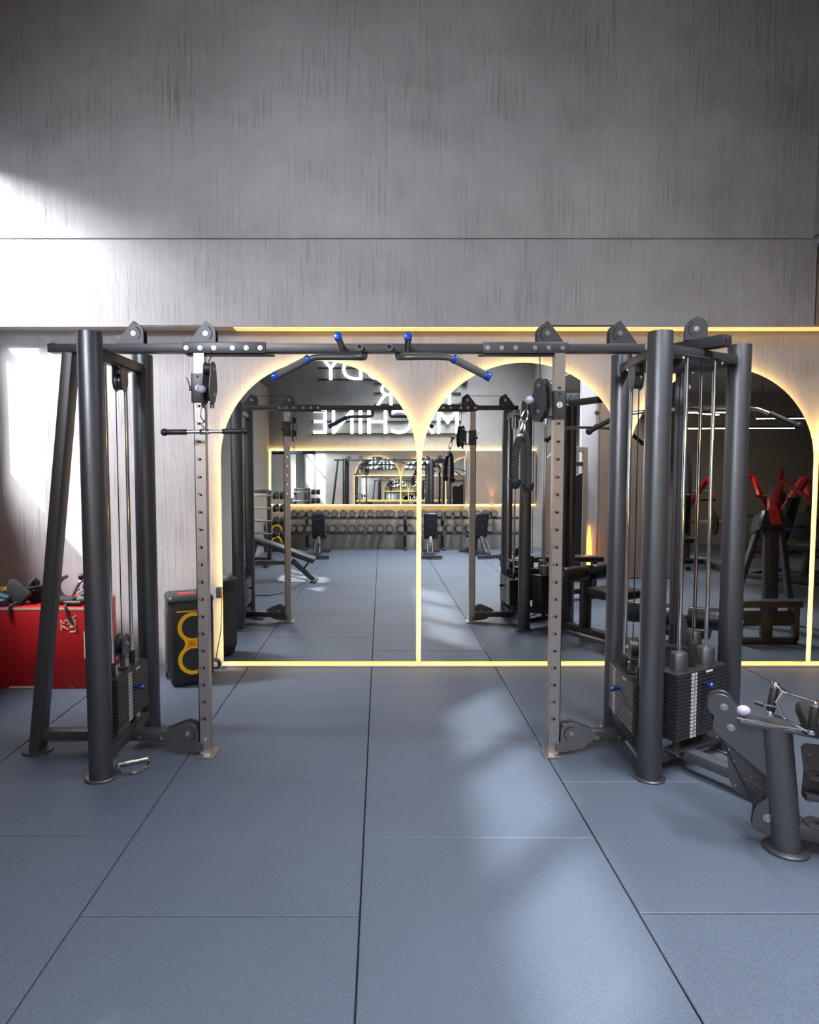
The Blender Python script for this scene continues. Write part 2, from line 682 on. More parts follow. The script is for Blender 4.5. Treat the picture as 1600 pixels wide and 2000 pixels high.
W1 = (3.95, 5.12, 1.75, 4.05)
W3 = (-3.4, -0.28, 4.33, 5.12)
W2 = (-1.8, -0.2, 1.05, 2.3)
q = MB()
wall_with_holes(q, XL - 0.25, XL, YB, YW + 0.2, 0, TOPZ, [W1, W3, (-3.3, 0.3, 0.6, 3.25)])
struct(q.obj('wall_left', M_BACK))
q = MB()
wall_with_holes(q, -2.72, -2.4, YB, 1.2, 0, 3.4, [W2])
q.box((-2.93, 1.1, 1.7), (0.44, 0.2, 3.4))
q.box((-2.93, -1.2, 3.35), (0.44, 4.8, 0.1))
struct(q.obj('wall_left_lower', M_BACK))


def window(n, x, w, mull, thick=0.05):
    r = MB()
    y0, y1, z0, z1 = w
    for y in (y0 + 0.025, y1 - 0.025):
        r.box((x, y, (z0 + z1) / 2), (0.07, 0.05, z1 - z0), 0.004)
    for z in (z0 + 0.025, z1 - 0.025):
        r.box((x, (y0 + y1) / 2, z), (0.07, y1 - y0 - 0.1, 0.05), 0.004)
    for k in range(1, mull[0]):
        r.box((x, y0 + (y1 - y0) * k / mull[0], (z0 + z1) / 2), (0.06, thick, z1 - z0 - 0.1), 0.004)
    for k in range(1, mull[1]):
        r.box((x, (y0 + y1) / 2, z0 + (z1 - z0) * k / mull[1]), (0.06, y1 - y0 - 0.1, thick), 0.004)
    return struct(r.obj('window_%d' % n, M_WHITEP))


window(1, XL - 0.16, W1, (2, 2))
window(2, -2.6, W2, (2, 1))
window(3, XL - 0.16, W3, (3, 1), 0.15)

q = MB()
q.box((0.45, YB - 0.1, TOPZ / 2), (7.8, 0.2, TOPZ))
struct(q.obj('wall_back', M_BACK))
q = MB()
q.box((0.12, 0.85, TOPZ + 0.05), (7.2, 9.3, 0.1))
struct(q.obj('ceiling', M_CEIL))
# side room beyond the hall
q = MB()
q.box((7.0, -0.35, 3.37), (7.3, 11.6, 0.08))
struct(q.obj('ceiling_side', M_CEIL))
q = MB()
q.box((7.5, -4.1, 1.7), (6.3, 0.2, 3.4))
struct(q.obj('wall_side_back', M_OLIVE))
q = MB()
q.box((10.6, 0.5, 1.7), (0.1, 9.6, 3.4))
struct(q.obj('wall_side', M_OLIVE))
q = MB()
q.box((3.85, 0.62, 1.68), (1.1, 0.16, 3.34))
struct(q.obj('wall_partition', M_BROWN))
q = MB()
q.box((3.14, 0.62, 1.68), (0.24, 0.12, 3.34), 0.006)
struct(q.obj('trim_2', M_PALE))
q = MB()
q.bar((2.6, -0.9, 2.86), (4.6, -0.6, 2.9), 0.12, 0.16)
struct(q.obj('trim_3', M_GREYP))


# ------------------------------------------------------------------ arched mirrors
def arch_pts(x0, x1, z0, ztop, inset=0.0, n=40):
    cx, r = (x0 + x1) / 2, (x1 - x0) / 2 - inset
    zs = ztop - (x1 - x0) / 2
    pts = [(x0 + inset, z0 + inset), (x0 + inset, zs)]
    for k in range(1, n):
        a = math.pi - math.pi * k / n
        pts.append((cx + r * math.cos(a), zs + r * math.sin(a)))
    pts += [(x1 - inset, zs), (x1 - inset, z0 + inset)]
    return pts


MIRRORS = [(-1.282, 0.283, 2.459, -0.2, 0.0), (0.32, 1.933, 2.444, -0.2, 0.18), (1.97, 3.451, 2.406, -0.15, 0.1), (3.488, 5.04, 2.42, 0.0, 0.0)]
MLAB = ['tall arched mirror beside the black speaker, showing the lit lettering',
        'tall arched mirror behind the rope attachment',
        'tall arched mirror behind the three post tower, showing red machines',
        'arched mirror cut off by the picture edge past the tower']
for (x0, x1, zt, ax, az), lab in zip(MIRRORS, MLAB):
    root = thing('arched_mirror', ((x0 + x1) / 2, YM, 0.045), lab, 'mirror', 'backlit arched mirrors on the plaster wall')
    m = FACE.copy()
    m.translation = (0, YM + 0.006, 0)
    MB().prism(arch_pts(x0, x1, 0.045, zt), m, 0.006).obj('glass', M_MIRROR, root, 20)
    m = FACE.copy()
    m.translation = (0, YM + 0.018, 0)
    MB().prism(arch_pts(x0, x1, 0.046, zt, 0.0015), m, 0.0115).obj('backing', M_MEDGE, root, 20)
    # strip of diodes behind the rim
    pts = [(x, YM + 0.027, z) for x, z in arch_pts(x0, x1, 0.045, zt, 0.024)]
    MB().tube(pts + [pts[0]], 0.006, 6).obj('led_strip', M_LED, root)
    q = MB()
    for k in (0.25, 0.75):
        for zz in (0.4, 1.4):
            q.box((x0 + (x1 - x0) * k, (YM + YW) / 2 + 0.008, zz), (0.06, YW - YM - 0.02, 0.06))
    q.obj('standoff', M_MEDGE, root)
    root.rotation_euler = (R(ax), 0, R(az))
# glowing panel across the soffit, standing in for its LED-lit look
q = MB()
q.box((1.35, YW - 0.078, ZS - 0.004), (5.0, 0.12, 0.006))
o = q.obj('soffit_glow_panel', D.materials.new('x'))
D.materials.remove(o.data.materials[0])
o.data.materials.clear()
M_SOFFIT_GLOW = mat('soffit_glow', (1, 0.8, 0.4), 0.5, emit=(1.0, 0.66, 0.27), strength=0.66)
o.data.materials.append(M_SOFFIT_GLOW)
tag(o, 'warm glowing panel imitating the lit soffit along the top of the lower wall under the ledge', 'light strip')
# warm lit kick board under the mirrors
q = MB()
q.box((1.85, YM + 0.03, 0.006), (6.3, 0.075, 0.012), 0.003)
struct(q.obj('baseboard_front', M_WOOD))

# power connector coil at the end of the strip
q = MB()
q.tube([(-1.335 + 0.035 * math.cos(a * 0.6), 5.17 + 0.002 * a, 0.04 + 0.035 * math.sin(a * 0.6)) for a in range(18)], 0.012, 8)
q.tube([(-1.335, 5.2, 0.075), (-1.30, 5.24, 0.3), (-1.30, 5.29, 0.56)], 0.004, 6)
tag(q.obj('power_cable', M_BLACK), 'small coiled black cable at the foot of the wall beside the speaker', 'cable')
q = MB()
q.box((-1.32, YW - 0.02, 0.6), (0.05, 0.03, 0.09), 0.004)
tag(q.obj('power_socket', M_FRAME), 'dark socket box low on the wall behind the speaker', 'socket')


# ------------------------------------------------------------------ cable crossover machine
FL, RL = (-1.455, 3.315), (-1.432, 3.975)
FR, RB, TT = (1.39, 3.31), (1.44, 3.975), (1.975, 3.66)
HP, RP = 2.28, 0.06
xo = thing('cable_crossover_machine', (0, 3.6, 0), 'large charcoal cable crossover machine with two towers joined by an overhead beam', 'gym machine')


def bolt_cap(mb, p, n, r=0.009, h=0.009):
    p, n = Vector(p), Vector(n).normalized()
    mb.cyl(p, p + n * 0.003, r * 1.45, 14)
    mb.cyl(p + n * 0.002, p + n * h, r, 8, r * 0.8)


for (x, y) in (FL, RL, FR, RB, TT):
    po = MB().cyl((x, y, 0.012), (x, y, HP), RP, 48, bev=0.003).obj('post', M_STEEL, xo)
    MB().lathe([(0.0, 0.001), (0.082, 0.001), (0.082, 0.008), (0.078, 0.012), (0.0, 0.012)], Matrix.Translation((x, y, 0)), 40).obj('base_flange', M_STEEL, po)


def post_link(a, b, z, w, h, name='cross_tube', gap=0.056):
    a, b = Vector((*a, z)), Vector((*b, z))
    d = (b - a).normalized()
    return MB().bar(a + d * gap, b - d * gap, w, h).obj(name, M_FRAME, xo)


for a, b in ((FL, RL), (FR, RB), (FR, TT), (RB, TT)):
    post_link(a, b, 2.192, 0.055, 0.052)
    post_link(a, b, 0.095, 0.055, 0.05, 'foot_tube')
# overhead beam
MB().box((-0.19, 3.63, 2.254), (3.24, 0.07, 0.046), 0.004).obj('overhead_beam', M_FRAME, xo)
for sgn, x0, x1, bx in ((-1, -1.075, -0.625, (-1.055, -0.98, -0.905, -0.805, -0.73, -0.655)), (1, 0.55, 1.012, (0.575, 0.65, 0.725, 0.83, 0.905, 0.98))):
    sl = MB().box(((x0 + x1) / 2, 3.63, 2.254), (x1 - x0, 0.082, 0.06), 0.004).obj('beam_sleeve', M_FRAME, xo)
    q = MB()
    for x in bx:
        bolt_cap(q, (x, 3.589, 2.252), (0, -1, 0))
        bolt_cap(q, (x, 3.671, 2.252), (0, 1, 0))
    q.obj('bolt', M_BOLT, sl)
    xa, xb = (-1.06, -0.585) if sgn < 0 else (0.53, 0.975)
    MB().box(((xa + xb) / 2, 3.63, 2.219), (xb - xa, 0.05, 0.008), 0.002).obj('slide_plate', M_FRAME, xo)


def arc_slot(mb, c, r, a0, a1, y, m, w=0.004):
    pts = [(c[0] + r * math.cos(a0 + (a1 - a0) * k / 12), c[1] + r * math.sin(a0 + (a1 - a0) * k / 12)) for k in range(13)]
    mb.tube([m @ Vector((px, py, y)) for px, py in pts], w, 6)


def roof_bracket(c, sgn, parent, mm=None, short=False):
    """two rounded plates with a wheel between, on top of the beam"""
    r = 0.055
    prof = [(-0.098 * sgn, 0.0), (-0.045 * sgn, 0.07), (-0.012 * sgn, 0.112), (0.0, 0.118)]
    if short:
        prof = [(-0.055 * sgn, 0.0), (-0.055 * sgn, 0.075), (-0.042 * sgn, 0.1), (-0.02 * sgn, 0.115), (0, 0.118)]
    for k in range(1, 7):
        a = R(90 - 15 * k)
        prof.append((r * math.cos(a) * sgn, 0.06 + 0.052 * math.sin(a)))
    prof.append((r * sgn, 0.0))
    if sgn < 0:
        prof = prof[::-1]
    q = MB()
    for off in (-0.028, 0.022):
        m = mm @ Matrix.Translation((0, 0, off))
        q.prism(prof, m, 0.006, 0.001)
    b = q.obj('pulley_bracket', M_FRAME, parent)
    MB().cyl(mm @ V(0, 0.056, -0.018), mm @ V(0, 0.056, 0.018), 0.045, 28).obj('pulley_wheel', M_BLACK, b)
    q = MB()
    n = (mm.to_3x3() @ V(0, 0, 1))
    bolt_cap(q, mm @ V(0, 0.056, 0.028), n, 0.0095)
    bolt_cap(q, mm @ V(0, 0.056, -0.028), -n, 0.0095)
    q.obj('axle_bolt', M_BOLT, b)
    MB().cyl(mm @ V(0, 0.116, -0.03), mm @ V(0, 0.116, 0.03), 0.007, 8).obj('spacer', M_FRAME, b)
    q = MB()
    for z in (0.0285, -0.0285):
        arc_slot(q, (0, 0.056), 0.037, R(65) if sgn > 0 else R(115), R(-55) if sgn > 0 else R(235), z, mm, 0.0028)
    q.obj('slot', M_INK, b)
    return b


for cxx, sgn in ((-1.343, 1), (-0.953, 1), (0.9, -1), (1.293, -1)):
    m = FACE.copy()
    m.translation = (cxx, 3.63, 2.276)
    roof_bracket(cxx, sgn, xo, m)
MB().tube([(-1.343, 3.63, 2.379), (-1.15, 3.63, 2.378), (-0.953, 3.63, 2.379)], 0.003, 6).obj('cable', M_CABLE, xo)
MB().tube([(1.293, 3.63, 2.379), (1.1, 3.63, 2.378), (0.9, 3.63, 2.379)], 0.003, 6).obj('cable', M_CABLE, xo)

# pull-up handles under the middle of the beam
for s in (-1, 1):
    pts = [(0.09 * s, 3.63, 2.24), (0.09 * s, 3.60, 2.205), (0.09 * s, 3.50, 2.185), (0.13 * s, 3.46, 2.18), (0.2 * s, 3.455, 2.18), (0.325 * s, 3.455, 2.18), (0.37 * s, 3.45, 2.172), (0.56 * s, 3.44, 2.075)]
    pu = MB().tube(pts, 0.0155, 16, smooth=2).obj('pull_up_handle', M_STEEL, xo)
    a, b = V(0.385 * s, 3.449, 2.165), V(0.55 * s, 3.441, 2.08)
    MB().cyl(a, b, 0.0205, 20, bev=0.002).obj('grip', M_GRIP, pu)
    d = (b - a).normalized()
    q = MB().cyl(a - d * 0.016, a + d * 0.006, 0.0235, 20, bev=0.003)
    q.cyl(b - d * 0.012, b + d * 0.02, 0.0235, 20, bev=0.004)
    q.obj('end_ring', M_BLUE, pu)
for s, xa, xb in ((-1, -0.21, -0.222), (1, 0.142, 0.138)):
    st = MB().cyl((xa, 3.62, 2.25), (xb - 0.0, 3.40, 2.275), 0.0165, 20).obj('stub_handle', M_STEEL, xo)
    MB().cyl((xb, 3.43, 2.272), (xb, 3.385, 2.277), 0.0205, 24, bev=0.003).obj('end_cap', M_BLUE, st)
for x in (-0.117, 0.043):
    so = MB().lathe([(0.012, 0.0), (0.02, 0.0), (0.02, 0.03), (0.0125, 0.03), (0.0125, 0.002)], facing((x, 3.596, 2.253), (0, -1, 0)), 24).obj('socket', M_STEEL, xo)
    MB().cyl((x, 3.592, 2.253), (x, 3.575, 2.253), 0.0122, 20).obj('bore', M_INK, so)

# outrigger leg of the first tower
lg = MB().bar((-1.955, 3.64, 0.012), (-1.70, 3.64, 2.232), 0.058, 0.1, up=(0, 1, 0)).obj('slanted_leg', M_FRAME, xo)
MB().cyl((-1.955, 3.64, 0.0), (-1.955, 3.64, 0.012), 0.082, 36).obj('base_flange', M_FRAME, lg)
q = MB()
bolt_cap(q, (-1.978, 3.64, 0.1), (-1, 0, 0.1))
bolt_cap(q, (-1.78, 3.595, 2.277), (0, 0, 1))
q.obj('bolt', M_BOLT, lg)
MB().box((-1.69, 3.645, 0.095), (0.5, 0.07, 0.055), 0.004).obj('floor_brace', M_FRAME, xo)
MB().box((-1.22, 3.645, 0.095), (0.42, 0.07, 0.055), 0.004).obj('floor_brace', M_FRAME, xo)
MB().box((1.19, 3.645, 0.095), (0.40, 0.07, 0.055), 0.004).obj('floor_brace', M_FRAME, xo)


# numbered uprights
def upright(x, s):
    Y0, w = 3.605, 0.028
    q = MB()
    z0, z1, sp, zfirst = 0.01, 2.222, 0.0963, 2.036
    zs = [zfirst - sp * k for k in range(20)]
    h = 0.006
    th = 0.004
    for sy in (-1, 1):
        y = Y0 + sy * (w - th / 2)
        q.box((x - (w + h) / 2 - 0.0, y, (z0 + z1) / 2), (w - h, th, z1 - z0))
        q.box((x + (w + h) / 2 + 0.0, y, (z0 + z1) / 2), (w - h, th, z1 - z0))
        e = [z1] + [v for z in zs for v in (z + h, z - h)] + [z0]
        for a, b in zip(e[::2], e[1::2]):
            q.box((x, y, (a + b) / 2), (2 * h, th, a - b))
    for sx in (-1, 1):
        q.box((x + sx * (w - th / 2), Y0, (z0 + z1) / 2), (th, 2 * w - 2 * th, z1 - z0))
    u = q.obj('upright', M_SATIN, xo)
    m = FACE.copy()
    m.translation = (x - 0.012, Y0 - w - 0.0004, zs[0] - 0.008)
    text('number_marks', '\n'.join(str(k) for k in range(1, 21)), 0.027, m, M_INK, u, 0.0002, sp / 0.027)
    bp = MB().box((x + 0.012 * -s, Y0 - 0.01, 0.005), (0.1, 0.13, 0.01), 0.002).obj('base_plate', M_SATIN, u)
    q = MB()
    bolt_cap(q, (x, Y0 - w, 0.085), (0, -1, 0))
    bolt_cap(q, (x, Y0 + w, 0.085), (0, 1, 0))
    q.obj('bolt', M_BOLT, u)
    # low pulley housing behind the foot
    k = -1 if s < 0 else 1
    prof = [(0.0, 0.075), (0.035 * k, 0.1), (0.09 * k, 0.085), (0.25 * k, 0.0), (0.2 * k, -0.03), (0.06 * k, -0.055), (0.0, -0.05), (-0.03 * k, 0.0)]
    prof = []
    for j in range(9):
        a = R(200 - j * 25)
        prof.append((0.062 * math.cos(a) * k * -1 * -1, 0.062 * math.sin(a)))
    prof = [((-0.06) * k, 0.0), (-0.055 * k, 0.028), (-0.035 * k, 0.052), (0.0, 0.062), (0.03 * k, 0.056), (0.13 * k, 0.012), (0.15 * k, -0.015), (0.06 * k, -0.085), (-0.05 * k, -0.105), (-0.085 * k, -0.1), (-0.085 * k, -0.055), (-0.06 * k, -0.05)]
    if k < 0:
        prof = prof[::-1]
    cxx = x + 0.095 * k
    q = MB()
    for yy in (3.575, 3.645):
        m = FACE.copy()
        m.translation = (cxx, yy, 0.125)
        q.prism(prof, m, 0.006, 0.001)
    hs = q.obj('pulley_housing', M_STEEL if s < 0 else M_GREYP, xo)
    MB().cyl((cxx, 3.583, 0.125), (cxx, 3.63, 0.125), 0.05, 28).obj('pulley_wheel', M_BLACK, hs)
    q = MB()
    bolt_cap(q, (cxx, 3.569, 0.125), (0, -1, 0), 0.01)
    bolt_cap(q, (cxx, 3.645, 0.125), (0, 1, 0), 0.01)
    bolt_cap(q, (x + 0.25 * k, 3.61, 0.088), (0, -1, 0), 0.01)
    bolt_cap(q, (x + 0.38 * k, 3.61, 0.088), (0, -1, 0), 0.01)
    q.obj('axle_bolt', M_BOLT, hs)
    q = MB()
    m = FACE.copy()
    m.translation = (cxx, 3.569, 0.125)
    arc_slot(q, (0, 0), 0.04, R(75), R(-55) if k < 0 else R(235), 0.0005, m, 0.0028)
    q.obj('slot', M_INK, hs)
    # cable running up the outer side
    cx_ = x - 0.036 * (1 if s < 0 else -1)
    MB().tube([(cx_, 3.60, 0.15), (cx_, 3.60, 1.2), (cx_ - 0.0, 3.60, 2.0)], 0.0032, 6).obj('cable', M_CABLE, xo)
    return u


upright(-0.985, -1)
upright(0.965, 1)


# sliding carriages with swivel pulleys
def carriage(x, s, zc, num, tilt):
    Y0 = 3.605
    m = FACE.copy()
    m.translation = (x, Y0, zc)
    q = MB()
    t_ = 0.006
    for sx in (-1, 1):
        q.box((x + sx * 0.0335, Y0, zc), (t_, 0.073, 0.155), 0.002)
    for sy in (-1, 1):
        q.box((x, Y0 + sy * 0.0335, zc), (0.073, t_, 0.155), 0.002)
    ca = q.obj('carriage', M_FRAME, xo)
    q = MB()
    q.cyl((x, Y0 - 0.0365, zc), (x, Y0 - 0.0385, zc), 0.016, 24)
    lab = q.obj('number_window', M_LABEL, ca)
    mm = FACE.copy()
    mm.translation = (x, Y0 - 0.039, zc - 0.0095)
    text('number', num, 0.027, mm, M_INK, ca, 0.0003)
    q = MB()
    for dz in (0.06, -0.06):
        q.cyl((x, Y0 - 0.0365, zc + dz), (x, Y0 - 0.0375, zc + dz), 0.008, 12)
    q.obj('slot', M_INK, ca)
    q = MB()
    q.cyl((x + 0.0365 * -s * -1, Y0, zc), (x + s * 0.055, Y0, zc), 0.012, 14)
    q.tube([(x + s * 0.05, Y0, zc), (x + s * 0.052, Y0 - 0.01, zc + 0.02), (x + s * 0.068, Y0 - 0.012, zc + 0.06)], 0.003, 6)
    q.obj('release_pin', M_FRAME, ca)
    # swivel arms to the inner side
    q = MB()
    xi = x - s * 0.065
    for dz in (0.062, -0.062):
        q.bar((x - s * 0.03, Y0, zc + dz), (x - s * 0.085, Y0 - 0.005, zc + dz), 0.03, 0.008, 0.002)
    q.cyl((x - s * 0.07, Y0 - 0.004, zc - 0.075), (x - s * 0.07, Y0 - 0.004, zc + 0.075), 0.009, 14)
    q.obj('swivel_arm', M_GREYP, ca)
    # swivel pulley: two plates and two wheels, hanging toward the room
    c = V(x - s * (0.07 if s < 0 else 0.115), Y0 - 0.075, zc + 0.02)
    n = V(math.cos(tilt) * -s, -math.sin(tilt), 0).normalized()       # plate normal
    fm = facing(c, n)
    prof = []
    for j in range(11):
        a = R(-5 + 19 * j)
        prof.append((0.036 * math.cos(a) + 0.012, 0.075 + 0.04 * math.sin(a)))
    prof += [(-0.048, -0.02)]
    for j in range(7):
        a = R(190 + 24 * j)
        prof.append((0.04 * math.cos(a) - 0.004, -0.07 + 0.045 * math.sin(a)))
    prof += [(0.06, -0.03), (0.055, 0.04)]
    q = MB()
    for off in (-0.024, 0.018):
        q.prism(prof, fm @ Matrix.Translation((0, 0, off)), 0.006, 0.001)
    sw = q.obj('swivel_pulley', M_GREYP if s < 0 else M_FRAME, ca)
    q = MB()
    for py, r_ in ((0.075, 0.031), (-0.06, 0.034)):
        q.cyl(fm @ V(0.008, py, -0.016), fm @ V(0.008, py, 0.016), r_, 24)
    q.obj('pulley_wheel', M_BLACK, ca)
    q = MB()
    for py in (0.075, -0.06):
        bolt_cap(q, fm @ V(0.008, py, 0.024), n, 0.008)
        bolt_cap(q, fm @ V(0.008, py, -0.024), -n, 0.008)
    q.cyl(fm @ V(0.04, -0.1, 0), fm @ V(0.04, -0.13, 0), 0.012, 12)
    q.obj('pulley_bolt', M_BOLT, ca)
    # cable and stopper ball
    bp = V(x - s * 0.045, Y0 - 0.125, zc - 0.02) if s < 0 else V(x - s * 0.19, Y0 - 0.15, zc + 0.012)
    MB().tube([(c.x, 3.6, 2.25), (c.x + 0.004, 3.57, 2.2), fm @ V(0.0, 0.11, 0)], 0.003, 6).obj('cable', M_CABLE, ca)
    MB().ball(bp, 0.0225).obj('stopper_ball', M_BALL, ca)
    return bp


bpL = carriage(-0.99, -1, 2.036, '1', R(8))
bpR = carriage(0.963, 1, 1.945, '2', R(38))


def hook(mb_parent, top, bottom, chrome_len=0.075, lean=0.0):
    """black cable end then a pear shaped snap hook, parts of the machine's cable"""
    top, bottom = Vector(top), Vector(bottom)
    d = (bottom - top)
    k = (d.length - chrome_len) / d.length
    mid = top + d * k
    MB().cyl(top, mid + d.normalized() * 0.006, 0.0085, 12).obj('cable_end', M_BLACK, mb_parent)
    u = d.normalized()
    sx = V(1, 0, 0)
    pts = []
    for j in range(16):
        a = 2 * math.pi * j / 16
        w = 0.009 + 0.0095 * (0.5 - 0.5 * math.cos(a))
        pts.append(mid + u * (chrome_len / 2 - chrome_len / 2 * math.cos(a)) + sx * w * math.sin(a) * 1.15)
    MB().tube(pts, 0.0036, 8, closed=True).obj('snap_hook', M_CHROME, mb_parent)


hook(xo, bpL + V(0.0, 0, -0.018), (bpL.x + 0.012, bpL.y, 1.853))
hook(xo, bpR + V(-0.006, 0, -0.018), (bpR.x - 0.03, bpR.y, 1.842))


# weight stacks
def weight_stack(c, n, wid, dep, z0, z1, count, label_off, style, pin_level, rods_top=2.165):
    """c: middle of the face on plan, n: outward normal"""
    n = Vector((*n, 0)).normalized()
    fm = facing((c[0], c[1], 0), n)          # x along the face, y up, z outward
    g = (z1 - z0) / count
    root = MB(fm).box((0, z1 + 0.002, -dep / 2), (wid, 0.004, dep), 0.001).obj('weight_stack', M_PLATE, xo)
    for k in range(count):
        MB(fm).box((0, z0 + g * (k + 0.5), -dep / 2), (wid, g - 0.0028, dep), 0.0018, seg=1).obj('weight_plate', M_PLATE, root)
    MB(fm).box((0, z0 + (z1 - z0) / 2, -dep / 2 - 0.002), (wid * 0.25, z1 - z0 - 0.002, dep * 0.5)).obj('stack_core', M_INK, root)
    q = MB(fm)
    for k in range(count):
        q.box((label_off, z0 + g * (k + 0.5), 0.0006), (0.045, g - 0.006, 0.0012))
    q.obj('kilo_label', M_LABEL, root)
    q = MB(fm)
    for k in range(count):
        q.box((label_off - 0.017, z0 + g * (k + 0.5), 0.0013), (0.003, g - 0.011, 0.001))
        q.box((label_off + 0.004, z0 + g * (k + 0.5), 0.0013), (0.02, 0.003, 0.001))
        q.box((label_off + 0.004, z0 + g * (k + 0.5) + 0.003, 0.0013), (0.012, 0.0022, 0.001))
    q.obj('label_print', M_INK, root)
    q = MB(fm)
    for k in range(count):
        q.cyl((0, z0 + g * (k + 0.5), 0.0), (0, z0 + g * (k + 0.5), 0.0008), 0.0045, 8)
    q.obj('pin_hole', M_INK, root)  # black discs standing in for the dark selector pin holes
    q = MB(fm)
    zp = z0 + g * (count - pin_level - 0.5)
    q.lathe([(0.006, 0.0), (0.009, 0.004), (0.009, 0.018), (0.012, 0.025), (0.017, 0.04), (0.0165, 0.05), (0.011, 0.057), (0.0, 0.059)], Matrix.Translation((0, zp, 0)), 18)
    q.obj('selector_pin', M_DBLUE, root)
    MB(fm).box((0.06 if style != 'B' else 0.05, z1 - g * 0.5, 0.0006), (0.055, 0.011, 0.0012)).obj('top_label', M_LABEL, root)
    # guide rods, feet and collars
    for sx in (-1, 1):
        x = sx * wid * (0.31 if style != 'B' else 0.27)
        MB(fm).cyl((x, z1 + 0.01, -dep / 2), (x, rods_top, -dep / 2), 0.0105, 18).obj('guide_rod', M_CHROME, root)
        MB(fm).cyl((x, 0.12, -dep / 2), (x, z0, -dep / 2), 0.019, 18).obj('stack_foot', M_FRAME, root)
        if style == 'A':
            MB(fm).cyl((x, z1, -dep / 2), (x, z1 + 0.075, -dep / 2), 0.017, 20, bev=0.003).obj('collar', M_BLACK, root)
        else:
            MB(fm).lathe([(0.044, 0.0), (0.044, 0.088), (0.04, 0.096), (0.03, 0.1), (0.0, 0.1)], Matrix.Translation((x, z1, -dep / 2)) @ Matrix.Rotation(R(-90), 4, 'X'), 28).obj('counterweight', M_STEEL, root)
    if style == 'A':
        q = MB(fm)
        prof = [(-0.052, -0.055), (0.052, -0.055), (0.052, 0.005)] + [(0.052 * math.cos(R(a)), 0.005 + 0.055 * math.sin(R(a))) for a in range(15, 180, 15)] + [(-0.052, 0.005)]
        for off in (-0.026, 0.02):
            q.prism(prof, Matrix.Translation((0, z1 + 0.145, -dep / 2 + off)), 0.006, 0.001)
        q.box((0, z1 + 0.092, -dep / 2), (0.104, 0.006, 0.05))
        q.cyl((0, z1, -dep / 2), (0, z1 + 0.09, -dep / 2), 0.016, 6)
        q.cyl((0, z1 + 0.01, -dep / 2), (0, z1 + 0.02, -dep / 2), 0.03, 20)
        q.obj('stack_pulley', M_FRAME, root)
        MB(fm).cyl((0, z1 + 0.148, -dep / 2 - 0.018), (0, z1 + 0.148, -dep / 2 + 0.018), 0.046, 24).obj('pulley_wheel', M_BLACK, root)
        q = MB(fm)
        bolt_cap(q, (0, z1 + 0.148, -dep / 2 + 0.026), (0, 0, 1), 0.012, 0.012)
        bolt_cap(q, (0, z1 + 0.148, -dep / 2 - 0.026), (0, 0, -1), 0.012, 0.012)
        q.obj('axle_bolt', M_BOLT, root)
        q = MB(fm)
        arc_slot(q, (0, z1 + 0.148), 0.038, R(60) if n.x > 0 else R(120), R(-55) if n.x > 0 else R(235), -dep / 2 + 0.0265, Matrix(), 0.0028)
        q.obj('slot', M_INK, root)
    else:
        MB(fm).cyl((0, z1, -dep / 2), (0, z1 + 0.13, -dep / 2), 0.018, 8).obj('stem', M_BLACK, root)
    q = MB(fm)
    for xx in (0.0,):
        q.cyl((xx, z1 + 0.15, -dep / 2), (xx, rods_top + 0.02, -dep / 2), 0.0032, 6)
    q.obj('cable', M_CABLE, root)
    q = MB(fm)
    q.box((0, rods_top + 0.002, -dep / 2), (wid * 0.82, 0.01, 0.05), 0.002)
    q.box((0, 0.124, -dep / 2), (wid * 0.82, 0.01, 0.06), 0.002)
    q.obj('rod_plate', M_FRAME, root)
    q = MB(fm)
    for sx in (-1, 1):
        q.cyl((sx * wid * 0.38, rods_top - 0.004, -dep / 2 + 0.012), (sx * wid * 0.38, rods_top - 0.016, -dep / 2 + 0.012), 0.008, 8)
    q.obj('plate_bolt', M_BOLT, root)
    return root


weight_stack((-1.40, 3.64), (1, -0.03), 0.42, 0.125, 0.195, 0.47, 15, -0.05, 'A', 5)
weight_stack((1.325, 3.565), (-1, 0.05), 0.42, 0.125, 0.205, 0.47, 14, -0.115, 'A', 4)
weight_stack((1.682, 3.362), (0.5, -0.866), 0.42, 0.13, 0.205, 0.55, 18, -0.075, 'B', 3)
weight_stack((1.78, 3.93), (0.5, 0.866), 0.42, 0.13, 0.205, 0.55, 18, -0.075, 'B', 3)
q = MB()
m = facing((-1.40, 3.64, 0), (1, -0.03, 0))
# top arm of the three post tower with its pulley
ce = V(1.605, 3.65, 0)
nB = V(0.51, -0.86, 0)
MB().bar(ce + V(0, 0, 2.253) - nB * 0.12, ce + V(0, 0, 2.253) + nB * 0.31, 0.075, 0.058).obj('top_arm', M_FRAME, xo)
q = MB()
e = ce + V(0, 0, 2.253) + nB * 0.311
for s in (-1, 1):
    q.cyl(e + V(0.86, 0.51, 0) * 0.02 * s, e + V(0.86, 0.51, 0) * 0.02 * s + nB * 0.002, 0.005, 10)
q.obj('arm_hole', M_INK, xo)
m = facing(ce + nB * 0.12 + V(0, 0, 2.281), (-0.5, -0.866, 0))
m = facing(ce + nB * 0.13 + V(0, 0, 2.281), (-0.3, -0.95, 0))
roof_bracket(0, -1, xo, m, True)
nC = V(0.49, 0.87, 0)
MB().bar(ce + V(0, 0, 2.253) + nC * 0.05, ce + V(0, 0, 2.253) + nC * 0.86, 0.07, 0.056).obj('top_arm', M_FRAME, xo)
m = facing(ce + nC * 0.78 + V(0, 0, 2.281), (0.87, -0.49, 0))
